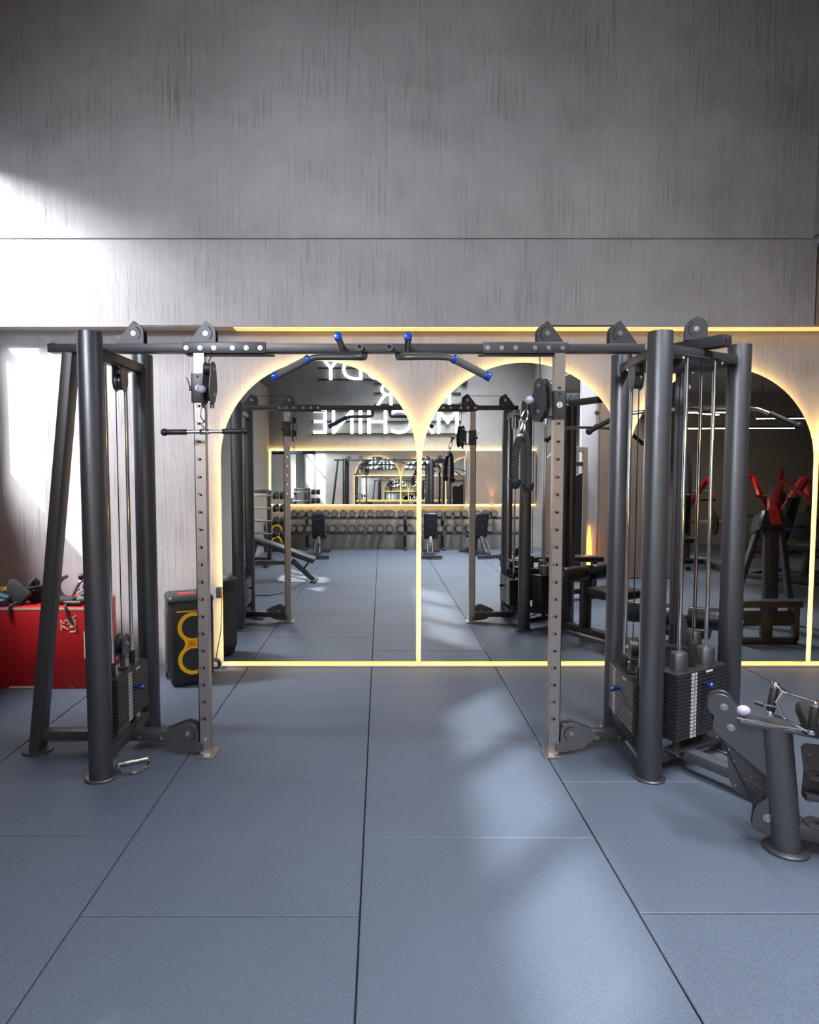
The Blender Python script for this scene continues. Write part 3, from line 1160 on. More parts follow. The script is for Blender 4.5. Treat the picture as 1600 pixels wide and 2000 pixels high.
# pulleys hanging below the cross tubes on the stack lines
q = MB()
for c, n in (((-1.46, 3.70), (1, 0, 0)), ((1.4, 3.64), (1, 0, 0))):
    fm = facing((c[0], c[1], 2.1), n)
    for off in (-0.026, 0.02):
        q.prism([(-0.05, 0.07), (-0.05, -0.02), (-0.035, -0.055), (0, -0.07), (0.035, -0.055), (0.05, -0.02), (0.05, 0.07)], fm @ Matrix.Translation((0, 0, off)), 0.006)
    q.cyl(fm @ V(0, -0.015, -0.018), fm @ V(0, -0.015, 0.018), 0.045, 24)
q.obj('hanging_pulley', M_STEEL, xo)
# rail bracing under the tower to the row side
MB().bar((1.6, 3.42, 0.095), (1.82, 3.05, 0.095), 0.07, 0.055).obj('floor_brace', M_GREYP, xo)
q = MB()
bolt_cap(q, (1.565, 3.37, 0.095), (0.4, -0.9, 0), 0.011, 0.014)
q.obj('bolt', M_BOLT, xo)

# ------------------------------------------------------------------ lat pulldown station behind the tower
lat = thing('lat_pulldown_station', (1.95, 4.3, 0), 'dark lat pulldown seat with roller thigh pads behind the three post tower', 'gym machine')
pC = V(0.87, -0.49, 0)
c0 = V(1.71, 3.815, 0)


def at(t, s, z):
    return c0 + nC * t + pC * s + V(0, 0, z)


co = MB().bar(at(0.22, 0.0, 0.1), at(0.22, 0.0, 2.22), 0.06, 0.1, up=nC).obj('column', M_FRAME, lat)
MB().bar(at(0.1, 0, 0.07), at(1.15, 0, 0.07), 0.08, 0.06).obj('base_rail', M_FRAME, lat)
MB().bar(at(1.15, -0.35, 0.045), at(1.15, 0.35, 0.045), 0.07, 0.06).obj('cross_foot', M_FRAME, lat)
q = MB()
for s in (-0.16, 0.16):
    q.bar(at(0.52, s * 0.2, 0.1), at(0.52, s * 0.2, 0.62), 0.05, 0.05, up=nC)
q.bar(at(0.52, -0.03, 0.62), at(0.52, 0.03, 0.62), 0.05, 0.05)
q.obj('pad_post', M_FRAME, lat)
MB().cyl(at(0.55, -0.37, 0.63), at(0.55, 0.37, 0.63), 0.014, 14).obj('roller_axle', M_CHROME, lat)
for s in (-1, 1):
    ro = MB().cyl(at(0.55, 0.05 * s, 0.63), at(0.55, 0.34 * s, 0.63), 0.072, 32, bev=0.012).obj('roller_pad', M_VINYL, lat)
    MB().cyl(at(0.55, 0.338 * s, 0.63), at(0.55, 0.352 * s, 0.63), 0.04, 24, bev=0.004).obj('end_cap', M_GREYP, ro)
    q = MB()
    bolt_cap(q, at(0.55, 0.352 * s, 0.63), pC * s, 0.014, 0.014)
    q.obj('axle_bolt', M_BOLT, ro)
fmx = frame(at(0.88, 0, 0.49), (0, 0, 1), pC)
MB().box((0, 0, 0), (0.36, 0.38, 0.075), 0.025, fmx, 3).obj('seat', M_VINYL, lat)
MB().bar(at(0.88, 0, 0.1), at(0.88, 0, 0.455), 0.06, 0.06, up=nC).obj('seat_post', M_FRAME, lat)

# wide bar hanging from its cable
lb = thing('lat_pulldown_bar', at(0.62, 0, 2.0), 'wide chrome bent lat bar hanging from a chain behind the three post tower', 'cable attachment')
pts = [at(0.62, -0.62, 1.87), at(0.62, -0.44, 1.965), at(0.62, -0.38, 1.985), at(0.62, 0, 2.0), at(0.62, 0.38, 1.985), at(0.62, 0.44, 1.965), at(0.62, 0.62, 1.87)]
MB().tube(pts, 0.0135, 14, smooth=2).obj('bar', M_CHROME, lb)
for s in (-1, 1):
    a, b = at(0.62, 0.47 * s, 1.9495), at(0.62, 0.625 * s, 1.8675)
    MB().cyl(a, b, 0.0175, 18, bev=0.003).obj('grip', M_BLACK, lb)
    MB().ball(b, 0.025).obj('end_knob', M_BLACK, lb)
q = MB()
q.cyl(at(0.62, -0.02, 2.01), at(0.62, 0.02, 2.01), 0.02, 16)
z = 2.03
while z < 2.11:
    ringp = [at(0.62, 0.009 * math.cos(a), z + 0.016 * math.sin(a)) if int(z * 100) % 2 else at(0.62 + 0.009 * math.cos(a), 0, z + 0.016 * math.sin(a)) for a in [2 * math.pi * k / 12 for k in range(12)]]
    q.tube(ringp, 0.003, 6, closed=True)
    z += 0.023
q.obj('chain', M_CHROME, lb)
q = MB()
q.ball(at(0.62, 0, 2.135), 0.0225)
q.obj('stopper_ball', M_BALL, lat)
q = MB().cyl(at(0.62, 0, 2.11), at(0.62, 0, 2.26), 0.0032, 6)
q.obj('cable', M_CABLE, lat)

# ------------------------------------------------------------------ attachments hanging from the pulleys
sb = thing('straight_bar', (bpL.x + 0.012, bpL.y, 1.80), 'short straight pulldown bar with black grips hanging from the pulley', 'cable attachment')
cx_, cy_ = bpL.x + 0.012, bpL.y
cz_ = 1.795
q = MB().cyl((cx_ - 0.13, cy_, cz_ - 0.0015), (cx_ + 0.13, cy_, cz_ + 0.0015), 0.0095, 18)
q.cyl((cx_ - 0.025, cy_, cz_), (cx_ + 0.025, cy_, cz_), 0.0145, 18, bev=0.003)
q.cyl((cx_, cy_, cz_ + 0.006), (cx_, cy_, cz_ + 0.03), 0.0085, 12)
q.obj('bar', M_CHROME, sb)
q = MB()
q.tube([(cx_ + 0.014 * math.cos(a), cy_, cz_ + 0.036 + 0.016 * math.sin(a)) for a in [2 * math.pi * k / 14 for k in range(14)]], 0.0038, 8, closed=True)
q.obj('shackle', M_CHROME, sb)
for s in (-1, 1):
    q = MB()
    q.cyl((cx_ + s * 0.093, cy_, cz_ + 0.0013 * s), (cx_ + s * 0.205, cy_, cz_ + 0.0025 * s), 0.0145, 20, bev=0.003)
    q.ball((cx_ + s * 0.213, cy_, cz_ + 0.0025 * s), 0.0195)
    q.obj('grip', M_BLACK, sb)

rx, ry = bpR.x - 0.03, bpR.y
rope = thing('rope_attachment', (rx, ry, 1.80), 'black triceps rope with two rubber ends hanging beside the numbered upright', 'cable attachment')
q = MB()
q.tube([(rx, ry, 1.852), (rx - 0.006, ry, 1.82), (rx - 0.018, ry - 0.004, 1.79), (rx - 0.026, ry - 0.008, 1.772)], 0.006, 8)
q.tube([(rx + 0.002, ry, 1.852), (rx + 0.01, ry + 0.003, 1.815), (rx + 0.006, ry + 0.002, 1.79)], 0.006, 8)
q.box((rx - 0.016, ry - 0.008, 1.772), (0.034, 0.03, 0.02), 0.005)
q.obj('clamp', M_CHROME, rope)


def twisted(path, r, lead):
    """three strands wound about a path"""
    q = MB()
    n = 90
    P = []
    for k in range(n + 1):
        u = k / n * (len(path) - 1)
        i = min(int(u), len(path) - 2)
        P.append(path[i].lerp(path[i + 1], u - i))
    for s in range(3):
        pts = []
        for k, p in enumerate(P):
            a = 2 * math.pi * (k / lead + s / 3)
            pts.append(p + V(math.cos(a), math.sin(a), 0) * r * 0.5)
        q.tube(pts, r * 0.62, 8)
    return q


pa = [V(rx - 0.016, ry - 0.008, 1.765), V(rx - 0.032, ry - 0.008, 1.73), V(rx - 0.038, ry - 0.008, 1.68), V(rx - 0.042, ry - 0.008, 1.6), V(rx - 0.042, ry - 0.008, 1.54)]
pb = [V(rx + 0.006, ry + 0.002, 1.79), V(rx + 0.02, ry + 0.003, 1.75), V(rx + 0.027, ry + 0.004, 1.68), V(rx + 0.028, ry + 0.004, 1.6), V(rx + 0.03, ry + 0.004, 1.522)]
for pth in (pa, pb):
    twisted(pth, 0.0175, 16).obj('rope_strand', M_WEB, rope)
    e = pth[-1]
    q = MB().lathe([(0.0, -0.036), (0.016, -0.033), (0.027, -0.02), (0.0325, 0.0), (0.0325, 0.014), (0.025, 0.018), (0.0, 0.018)], Matrix.Translation(e + V(0, 0, -0.012)), 24)
    q.obj('rubber_end', M_BLACK, rope)

# stirrup handle lying on the floor
hd = thing('stirrup_handle', (-1.338, 3.41, 0), 'chrome stirrup handle lying on the floor at the foot of the tower post', 'cable attachment')
hz = 0.012


def hp(x, y, z=hz):
    return V(-1.338 + x * 1.08, 3.41 + y * 1.08, z)


q = MB()
q.tube([hp(-0.075, 0.02), hp(-0.02, -0.075), hp(0.005, -0.078), hp(0.085, -0.005), hp(0.09, 0.012), hp(0.055, 0.085)], 0.0042, 8, smooth=1)
q.tube([hp(0.02, -0.07, 0.016), hp(0.045, -0.078, 0.016), hp(0.075, -0.055, 0.018), hp(0.08, -0.02, 0.016)], 0.0035, 8, smooth=1)
q.obj('frame', M_CHROME, hd)
q = MB().cyl(hp(-0.075, 0.02, 0.014), hp(0.055, 0.085, 0.014), 0.0135, 16, bev=0.003)
q.cyl(hp(-0.05, 0.0325, 0.014), hp(-0.01, 0.0525, 0.014), 0.016, 16, bev=0.003)
q.obj('grip', M_SATIN, hd)

# ------------------------------------------------------------------ seated row station at the picture edge
row = thing('seated_row_station', (1.70, 2.66, 0), 'low cable row station on a thick round post at the picture edge', 'gym machine')
U = V(0.9, -0.43, 0).normalized()
S = V(0.43, 0.9, 0).normalized()
b0 = V(1.70, 2.66, 0)


def rw(u, s, z):
    return b0 + U * u + S * s + V(0, 0, z)


ptop = rw(-0.055, 0.0, 0.535)
pp = MB().cyl(rw(0, 0, 0.008), ptop, 0.06, 40).obj('post', M_STEEL, row)
MB().lathe([(0, 0.0), (0.088, 0.0), (0.088, 0.01), (0.082, 0.014), (0.0, 0.014)], Matrix.Translation(b0), 40).obj('base_flange', M_STEEL, pp)
# pulley arm: two plates
fm = facing(rw(-0.26, 0, 0.585), -S)       # x runs along U
prof = [(0.052 * math.cos(R(a)), 0.052 * math.sin(R(a))) for a in range(60, 250, 15)]
prof += [(-0.03, -0.1), (0.0, -0.135), (0.2, -0.29), (0.225, -0.30), (0.215, -0.085), (0.11, -0.055), (0.085, -0.03)]
q = MB()
for off in (-0.034, 0.026):
    q.prism(prof, fm @ Matrix.Translation((0, 0, off)), 0.008, 0.0015)
q.bar(fm @ V(0.0, -0.132, 0), fm @ V(0.2, -0.287, 0), 0.06, 0.006, 0.001)
arm = q.obj('pulley_arm', M_STEEL, row)
MB().cyl(fm @ V(0, 0, -0.024), fm @ V(0, 0, 0.024), 0.045, 30, bev=0.003).obj('pulley_wheel', M_BLACK, arm)
q = MB()
for px, py in ((0.012, 0.0), (0.04, -0.085)):
    for sg in (1, -1):
        bolt_cap(q, fm @ V(px, py, 0.034 * sg), -S * sg, 0.011, 0.012)
q.obj('axle_bolt', M_BOLT, arm)
MB().tube([fm @ V(0.05, 0.0, 0.0), fm @ V(0.075, -0.012, 0.0)], 0.0035, 6).obj('cable', M_CABLE, row)
MB().ball(fm @ V(0.085, -0.01, 0.02), 0.027, (1.1, 0.85, 0.85)).obj('stopper_ball', M_BALL, row)
# lower pulley on the post and the cable to it
fm2 = facing(rw(-0.085, 0, 0.15), -S)
prof2 = [(0.06, 0.1), (0.045, 0.098), (0.0, 0.062), (-0.03, 0.03), (-0.04, 0.0), (-0.045, -0.06), (-0.04, -0.07), (0.0, -0.075), (0.06, -0.105)]
q = MB()
for off in (-0.03, 0.024):
    q.prism(prof2, fm2 @ Matrix.Translation((0, 0, off)), 0.006, 0.001)
q.cyl(fm2 @ V(-0.04, -0.064, -0.032), fm2 @ V(-0.04, -0.064, 0.032), 0.006, 8)
lo = q.obj('low_pulley', M_STEEL, row)
MB().cyl(fm2 @ V(0.0, -0.01, -0.02), fm2 @ V(0.0, -0.01, 0.02), 0.042, 26).obj('pulley_wheel', M_BLACK, lo)
q = MB()
bolt_cap(q, fm2 @ V(0.012, -0.015, 0.03), -S, 0.012, 0.013)
q.obj('axle_bolt', M_BOLT, lo)
MB().tube([fm @ V(-0.035, -0.04, 0), fm @ V(-0.02, -0.1, 0), fm2 @ V(-0.03, 0.0, 0)], 0.0042, 8).obj('cable', M_CABLE, row)
# bench rail and seat
MB().bar(rw(-0.19, -0.01, 0.535), rw(1.25, 0.0, 0.455), 0.09, 0.018, 0.003).obj('bench_rail', M_STEEL, row)
MB().bar(rw(-0.2, -0.045, 0.55), rw(0.9, -0.045, 0.49), 0.008, 0.008, 0.002).obj('rail_edge', M_CHROME, row)
MB().bar(rw(0.035, 0.05, 0.56), rw(1.15, 0.05, 0.5), 0.28, 0.07, 0.022).obj('seat', M_VINYL, row)
MB().bar(rw(0.03, 0.0, 0.1), rw(1.2, 0.0, 0.09), 0.06, 0.06).obj('floor_brace', M_FRAME, row)
MB().bar(rw(1.15, 0, 0.06), rw(1.15, 0, 0.48), 0.06, 0.06, up=U).obj('rear_post', M_FRAME, row)
MB().bar(rw(1.15, -0.25, 0.03), rw(1.15, 0.25, 0.03), 0.06, 0.06).obj('cross_foot', M_FRAME, row)


m = facing((1.60, 2.86, 0.3), (-0.40, -0.92, 0))
q = MB()
q.prism([(-0.104, 0.147), (-0.098, 0.155), (-0.083, 0.134), (-0.071, 0.065), (-0.047, 0.022), (-0.036, -0.094), (-0.018, -0.138), (0.019, -0.159), (0.12, -0.2), (0.142, -0.153), (0.133, 0.123), (0.051, 0.109)][::-1], m, 0.006, 0.001)
o = q.obj('foot_plate', M_GREYP, row)
q = MB()
for px, py in ((-0.094, 0.13), (-0.088, 0.09), (-0.04, 0.04), (-0.02, -0.01), (0.04, 0.035), (0.05, -0.07), (-0.01, -0.12), (0.1, -0.03)):
    q.cyl(m @ V(px, py, 0.006), m @ V(px, py, 0.008), 0.0045, 8)
q.obj('stud', M_BOLT, o)
q = MB()
q.prism([(0.01, -0.075), (0.05, -0.085), (0.13, -0.13), (0.13, -0.2), (0.115, -0.195)][::-1], m @ Matrix.Translation((0, 0, 0.01)), 0.006, 0.001)
q.obj('gusset', M_GREYP, row)
# second plate and its brackets past the post
m = facing(rw(0.125, 0.09, 0.33), (-0.1, -1, 0))
q = MB()
q.prism([(-0.085, 0.1), (-0.07, 0.115), (0.3, 0.09), (0.3, -0.12), (-0.06, -0.13), (-0.075, -0.1), (-0.07, 0.0)][::-1], m, 0.006, 0.001)
o = q.obj('foot_plate', M_GREYP, row)
q = MB()
for px, py in ((-0.05, 0.07), (-0.03, -0.06)):
    q.cyl(m @ V(px, py, 0.006), m @ V(px, py, 0.008), 0.004, 8)
q.obj('stud', M_BOLT, o)
for zz in (0.33, 0.13):
    q = MB()
    q.prism([(0.0, 0.03), (0.035, 0.07), (0.1, 0.055), (0.3, 0.03), (0.3, -0.06), (0.12, -0.05), (0.02, -0.03)], Matrix.Translation(rw(0.055, 0.0, zz)) @ frame((0, 0, 0), (0, 0.0, 1), U), 0.006, 0.001)
    o = q.obj('side_bracket', M_FRAME, row)
    MB().cyl(rw(0.11, 0.01, zz + 0.006), rw(0.11, 0.01, zz + 0.009), 0.012, 14).obj('bracket_hole', M_INK, o)
q = MB()
q.bar(rw(0.06, 0.02, 0.24), rw(0.2, 0.06, 0.235), 0.05, 0.03)
q.obj('plate_arm', M_FRAME, row)

# double grip handle standing on the rail
dh = thing('row_handle', fm @ V(0.2, -0.03, 0), 'chrome double grip row handle with black grips resting on the row rail', 'cable attachment')


def dhp(u, s, z):
    return rw(u, s, z)


gA0, gA1 = dhp(-0.078, -0.02, 0.575), dhp(-0.060, 0.0, 0.705)
gB0, gB1 = dhp(0.05, -0.15, 0.565), dhp(0.062, -0.14, 0.69)
for a, b in ((gA0, gA1), (gB0, gB1)):
    d = (b - a)
    q = MB()
    q.cyl(a + d * 0.1, b - d * 0.16, 0.0165, 18, bev=0.003)
    q.obj('grip', M_BLACK, dh)
q = MB()
for a, b in ((gA0, gA1), (gB0, gB1)):
    d = (b - a)
    q.cyl(b - d * 0.17, b + d * 0.03, 0.0145, 18, bev=0.003)
    q.cyl(a - d * 0.04, a + d * 0.11, 0.0145, 18, bev=0.003)
mt = (gA1 + gB1) / 2
tipT, tipB = dhp(-0.035, -0.045, 0.685), dhp(-0.03, -0.05, 0.575)
q.tube([gA1, tipT, gB1], 0.0055, 8)
q.tube([gA0, tipB, gB0], 0.0055, 8)
q.tube([tipT, dhp(-0.06, -0.05, 0.64), tipB], 0.0055, 8)
q.tube([dhp(-0.13, -0.03, 0.62), dhp(-0.06, -0.05, 0.62)], 0.004, 8)
q.obj('frame', M_CHROME, dh)
q = MB().cyl(dhp(-0.135, -0.03, 0.622), dhp(-0.1, -0.035, 0.615), 0.009, 12)
q.obj('cable_end', M_BLACK, dh)

# ------------------------------------------------------------------ red plyometric box
bx = thing('plyometric_box', (-2.505, 4.95, 0), 'red plywood jump box with pale jointed edges against the wall', 'box')
X0, X1, Y0, Y1, ZT = -2.88, -2.13, 4.70, 5.2, 0.6
MB().box(((X0 + X1) / 2, (Y0 + Y1) / 2, ZT / 2), (X1 - X0, Y1 - Y0, ZT), 0.002).obj('body', M_RED, bx)
q = MB()
e = 0.0012
q.box(((X0 + X1) / 2 - 0.0, Y0 - e / 2, ZT - 0.009), (X1 - X0 - 0.0, e, 0.016))
q.box((X1 - 0.018, Y0 - e / 2, ZT - 0.1), (0.008, e, 0.17))
q.box((X1 - 0.026, Y0 - e / 2, 0.325), (0.018, e, 0.2))
q.box((X1 - 0.008, Y0 - e / 2, 0.115), (0.009, e, 0.2))
q.box((X0 + 0.27, Y0 - e / 2, 0.012), (0.22, e, 0.014))
q.box((X1 + e / 2, Y1 - 0.01, 0.47), (e, 0.018, 0.2))
q.box((X1 + e / 2, Y1 - 0.01, 0.17), (e, 0.018, 0.2))
q.box((X1 + e / 2, Y0 + 0.25, ZT - 0.009), (e, 0.5, 0.016))
q.obj('plywood_edge', M_WOOD, bx)
m = FACE @ Matrix.Rotation(R(90), 4, 'Z')
m1 = Matrix.Translation((X1 - 0.088, Y0 - 0.002, 0.415)) @ m
text('printed_name', 'USR', 0.066, m1, M_OUTLINE, bx, xs=1.1, outline=0.0013, align='LEFT')
m2 = Matrix.Translation((X1 - 0.14, Y0 - 0.002, 0.43)) @ m
text('printed_number', '75', 0.085, m2, M_OUTLINE, bx, xs=1.0, outline=0.0013, align='LEFT')
q = MB()
for (x, z) in ((X1 - 0.02, 0.5), (X1 - 0.012, 0.1), (X1 - 0.13, 0.01)):
    q.cyl((x, Y0, z), (x, Y0 - 0.0015, z), 0.004, 8)
q.obj('screw', M_OUTLINE, bx)


# bits of cable attachments on the box
def cushion(mb, c, s, bev, rot):
    m = Matrix.Translation(c) @ Euler(rot).to_matrix().to_4x4()
    mb.box((0, 0, 0), s, bev, m, 3)
    return m


t1 = thing('weight_bag', (-2.72, 4.78, ZT), 'black padded strap with a blue patch and yellow lettering on the box corner', 'strap')
q = MB()
m = cushion(q, (-2.70, 4.80, ZT + 0.082), (0.19, 0.05, 0.15), 0.022, (R(-18), R(38), R(-6)))
q.obj('pad', M_WEB, t1)
q = MB()
cushion(q, (-2.79, 4.755, ZT + 0.05), (0.12, 0.055, 0.09), 0.02, (0.05, R(20), 0))
q.obj('patch_pad', M_PATCH, t1)
mm = Matrix.Translation((-2.78, 4.745, ZT + 0.115)) @ Euler((R(-12), 0, 0)).to_matrix().to_4x4() @ FACE
text('lettering', 'USR', 0.042, mm, M_YELLOW, t1, xs=1.2)
q = MB()
q.box((-2.775, 4.722, ZT + 0.05), (0.05, 0.004, 0.009))
q.obj('patch_print', M_LABEL, t1)
q = MB()
q.tube([(-2.8, 4.86, ZT + 0.14), (-2.77, 4.84, ZT + 0.19), (-2.73, 4.83, ZT + 0.17), (-2.75, 4.85, ZT + 0.12)], 0.005, 8, True, 1)
q.obj('buckle', M_CHROME, t1)
q = MB()
q.tube([(-2.66, 4.74, ZT + 0.03), (-2.69, 4.695, ZT + 0.008), (-2.70, 4.688, ZT - 0.05)], 0.012, 8)
q.obj('strap_end', M_WEB, t1)

t2 = thing('ankle_strap', (-2.58, 4.9, ZT), 'black folded ankle strap with a blue tab lying in the middle of the box top', 'strap')
q = MB()
cushion(q, (-2.57, 4.93, ZT + 0.055), (0.2, 0.12, 0.09), 0.03, (0, R(-6), 0.1))
q.tube([(-2.66, 4.86, ZT + 0.06), (-2.61, 4.85, ZT + 0.16), (-2.585, 4.86, ZT + 0.185), (-2.57, 4.87, ZT + 0.09)], 0.022, 10, smooth=1)
q.cyl((-2.63, 4.84, ZT + 0.115), (-2.47, 4.9, ZT + 0.14), 0.018, 14, bev=0.005)
q.obj('cuff', M_WEB, t2)
q = MB()
cushion(q, (-2.50, 4.965, ZT + 0.15), (0.1, 0.02, 0.045), 0.006, (R(-30), R(-15), 0))
q.obj('tab', M_PATCH, t2)

t3 = thing('padded_cuff', (-2.40, 4.85, ZT), 'dark grey ribbed cuff with a steel ring standing on the box', 'strap')
q = MB()
for k in range(9):
    a0 = R(110 + k * 19)
    for j in range(1):
        cushion(q, (-2.375 + 0.085 * math.cos(a0), 4.9, ZT + 0.105 + 0.085 * math.sin(a0)), (0.03, 0.13, 0.032), 0.01, (0, -a0, 0))
q.obj('ribbed_pad', M_GWEB, t3)
q = MB()
q.tube([(-2.45 + 0.027 * math.cos(a), 4.79 + 0.008 * math.sin(a), ZT + 0.04 + 0.027 * math.sin(a)) for a in [2 * math.pi * k / 18 for k in range(18)]], 0.005, 8, True)
q.obj('ring', M_CHROME, t3)
q = MB()
cushion(q, (-2.36, 4.83, ZT + 0.028), (0.17, 0.1, 0.05), 0.018, (0, 0.05, 0))
q.obj('strap_end', M_WEB, t3)

t4 = thing('triangle_handle', (-2.25, 4.95, ZT), 'chrome triangle row handle with black grips lying on the box', 'cable attachment')
q = MB()
q.tube([(-2.31, 4.84, ZT + 0.03), (-2.29, 4.87, ZT + 0.1), (-2.27, 4.9, ZT + 0.16), (-2.22, 4.93, ZT + 0.19)], 0.012, 10, smooth=1)
q.tube([(-2.29, 4.87, ZT + 0.1), (-2.23, 4.9, ZT + 0.11), (-2.14, 4.93, ZT + 0.15)], 0.010, 10, smooth=1)
q.tube([(-2.25 + 0.02 * math.cos(a), 4.84, ZT + 0.095 + 0.016 * math.sin(a)) for a in [2 * math.pi * k / 14 for k in range(14)]], 0.005, 8, True)
q.obj('frame', M_CHROME, t4)
q = MB()
q.cyl((-2.285, 4.9, ZT + 0.19), (-2.235, 4.92, ZT + 0.2), 0.022, 16, bev=0.006)
q.cyl((-2.24, 4.87, ZT + 0.12), (-2.14, 4.9, ZT + 0.165), 0.016, 14, bev=0.004)
q.obj('grip', M_BLACK, t4)

t5 = thing('rubber_grip_bar', (-2.24, 4.76, ZT), 'short black rubber grip lying along the front edge of the box', 'cable attachment')
q = MB().cyl((-2.33, 4.765, ZT + 0.02), (-2.20, 4.755, ZT + 0.02), 0.019, 18, bev=0.006)
q.obj('grip', M_BLACK, t5)
q = MB().tube([(-2.31, 4.745, ZT + 0.01), (-2.285, 4.69, ZT + 0.002), (-2.275, 4.686, ZT - 0.05), (-2.235, 4.686, ZT - 0.12)], 0.009, 8)
q.obj('strap_end', M_WEB, t5)
t6 = thing('grey_cuff', (-2.2, 4.9, ZT), 'flat grey padded cuff lying under the triangle handle', 'strap')
q = MB()
cushion(q, (-2.2, 4.86, ZT + 0.035), (0.14, 0.13, 0.045), 0.018, (0, 0, 0.2))
cushion(q, (-2.19, 4.88, ZT + 0.075), (0.12, 0.1, 0.035), 0.014, (0, -0.1, 0.2))
q.obj('pad', M_GWEB, t6)


# ------------------------------------------------------------------ party speaker
def speaker(loc, rz, label):
    sp = thing('party_speaker', (0, 0, 0), label, 'speaker', 'black and yellow speakers')
    w, d, h = 0.325, 0.29, 0.67
    q = MB()
    q.box((0, 0, 0.04 + (h - 0.04) / 2), (w, d, h - 0.04), 0.05, seg=4)
    q.obj('body', M_PLASTIC, sp)
    q = MB()
    q.box((0, 0, 0.05), (w - 0.03, d - 0.03, 0.1), 0.035, seg=3)
    q.obj('foot', M_BLACK, sp)
    q = MB()
    for s in (-1, 1):
        q.box((s * (w / 2), 0.0, 0.33), (0.012, d * 0.55, 0.46), 0.006)
    q.obj('side_grille', M_MESHG, sp)
    q = MB()
    q.box((0, 0, h - 0.03), (w + 0.006, d + 0.006, 0.075), 0.034, seg=3)
    q.obj('top_cap', M_PLASTIC, sp)
    q = MB()
    q.box((-0.02, -0.02, h + 0.006), (0.12, 0.09, 0.004), 0.002)
    q.obj('control_panel', M_RED, sp)
    q = MB()
    yf = -d / 2 - 0.002
    q.box((0, -d / 2 - 0.001, 0.33), (w - 0.05, 0.01, 0.5), 0.03, seg=3)
    g = q.obj('front_grille', M_BLACK, sp)
    # figure of eight ring
    q = MB()
    m = FACE.copy()
    m.translation = (0.01, yf - 0.0045, 0)
    r, zc1, zc2 = 0.112, 0.445, 0.205
    out = []
    n = 40
    for k in range(n):
        a = R(-50 + 280 * k / (n - 1))
        out.append((r * math.cos(a), zc1 + r * math.sin(a)))
    for k in range(1, 8):
        u = k / 8
        a0 = (r * math.cos(R(230)), zc1 + r * math.sin(R(230)))
        a1 = (r * math.cos(R(130)), zc2 + r * math.sin(R(130)))
        z = a0[1] + (a1[1] - a0[1]) * u
        x = a0[0] + (a1[0] - a0[0]) * u + 0.012 * math.sin(math.pi * u)
        out.append((x, z))
    for k in range(n):
        a = R(130 + 280 * k / (n - 1))
        out.append((r * math.cos(a), zc2 + r * math.sin(a)))
    for k in range(1, 8):
        u = k / 8
        a0 = (r * math.cos(R(50)), zc2 + r * math.sin(R(50)))
        a1 = (r * math.cos(R(-50)), zc1 + r * math.sin(R(-50)))
        out.append((a0[0] + (a1[0] - a0[0]) * u - 0.012 * math.sin(math.pi * u), a0[1] + (a1[1] - a0[1]) * u))
    q.prism(out[::-1], m, 0.002)
    q.obj('light_ring', M_YELLOW, g)
    q = MB()
    for zc in (zc1, zc2):
        q.cyl((0.01, yf - 0.004, zc), (0.01, yf - 0.0085, zc), 0.083, 40)
    q.obj('woofer', M_PLASTIC, g)
    q = MB()
    q.box((0.01, -d / 2 - 0.012, h - 0.105), (w - 0.09, 0.004, 0.007), 0.002)
    q.obj('top_line', M_YELLOW, g)
    m = FACE.copy()
    m.translation = (0.0, yf - 0.0068, 0.305)
    text('badge', 'JBL', 0.06, m, M_REDI, g, 0.0006, xs=0.75)
    q = MB()
    for s in (-1, 1):
        q.cyl((s * 0.12, d / 2 - 0.01, 0.055), (s * 0.165, d / 2 - 0.01, 0.055), 0.045, 20)
    q.obj('wheel', M_GREYP, sp)
    q = MB()
    q.box((0, d / 2 + 0.012, h - 0.13), (0.2, 0.03, 0.05), 0.012)
    q.obj('rear_handle', M_PLASTIC, sp)
    sp.matrix_basis = Matrix.Translation(loc) @ Matrix.Rotation(rz, 4, 'Z')
    return sp


sp1 = speaker((-1.452, 4.885, 0.0), R(24), 'black party speaker with a yellow figure of eight ring beside the first mirror')
sp2 = dup(sp1, (-2.16, -2.95, 0.0), R(165), 'black and yellow party speaker on the far floor behind the barbell rack', 'black and yellow speakers')


# ------------------------------------------------------------------ far side of the hall, seen in the mirrors
def px_m(x, y_, Yv):
    return (x - 745) * Yv / 1280


# long mirror over the dumbbell racks
bm_ = thing('long_wall_mirror', (-0.25, YB, 1.5), 'long low mirror on the far wall over the dumbbell racks', 'mirror')
MB().box((-0.26, YB + 0.06, 1.51), (4.2, 0.008, 1.14)).obj('glass', M_MIRROR, bm_)
MB().box((-0.26, YB + 0.045, 1.51), (4.18, 0.02, 1.12)).obj('backing', M_MEDGE, bm_)
q = MB()
for z in (0.925, 2.095):
    q.box((-0.26, YB + 0.03, z), (4.2, 0.012, 0.012))
q.box((-2.37, YB + 0.03, 1.51), (0.012, 0.012, 1.18))
q.obj('led_strip', M_LED, bm_)
q = MB()
q.box((-0.26, YB + 0.02, 1.5), (4.1, 0.03, 0.9))
q.obj('standoff', M_MEDGE, bm_)
bm_.location.y += 0.05
bm_.rotation_euler = (R(0.8), 0, R(1.2))
bp_ = thing('brown_reflection_panel', (2.6, YB, 1.5), 'rusty brown panel painted as a mirror reflection on the far wall past the long mirror', 'reflection panel')
MB().box((2.62, YB + 0.05, 1.51), (1.48, 0.02, 1.14)).obj('board', M_BROWN, bp_)  # brown board painted as a second mirror reflecting a brown wall
q = MB()
for z in (0.925, 2.095):
    q.box((2.62, YB + 0.03, z), (1.48, 0.012, 0.012))
q.obj('led_strip', M_LED, bp_)
q = MB()
q.box((2.62, YB + 0.02, 1.5), (1.4, 0.036, 1.0))
q.obj('standoff', M_MEDGE, bp_)
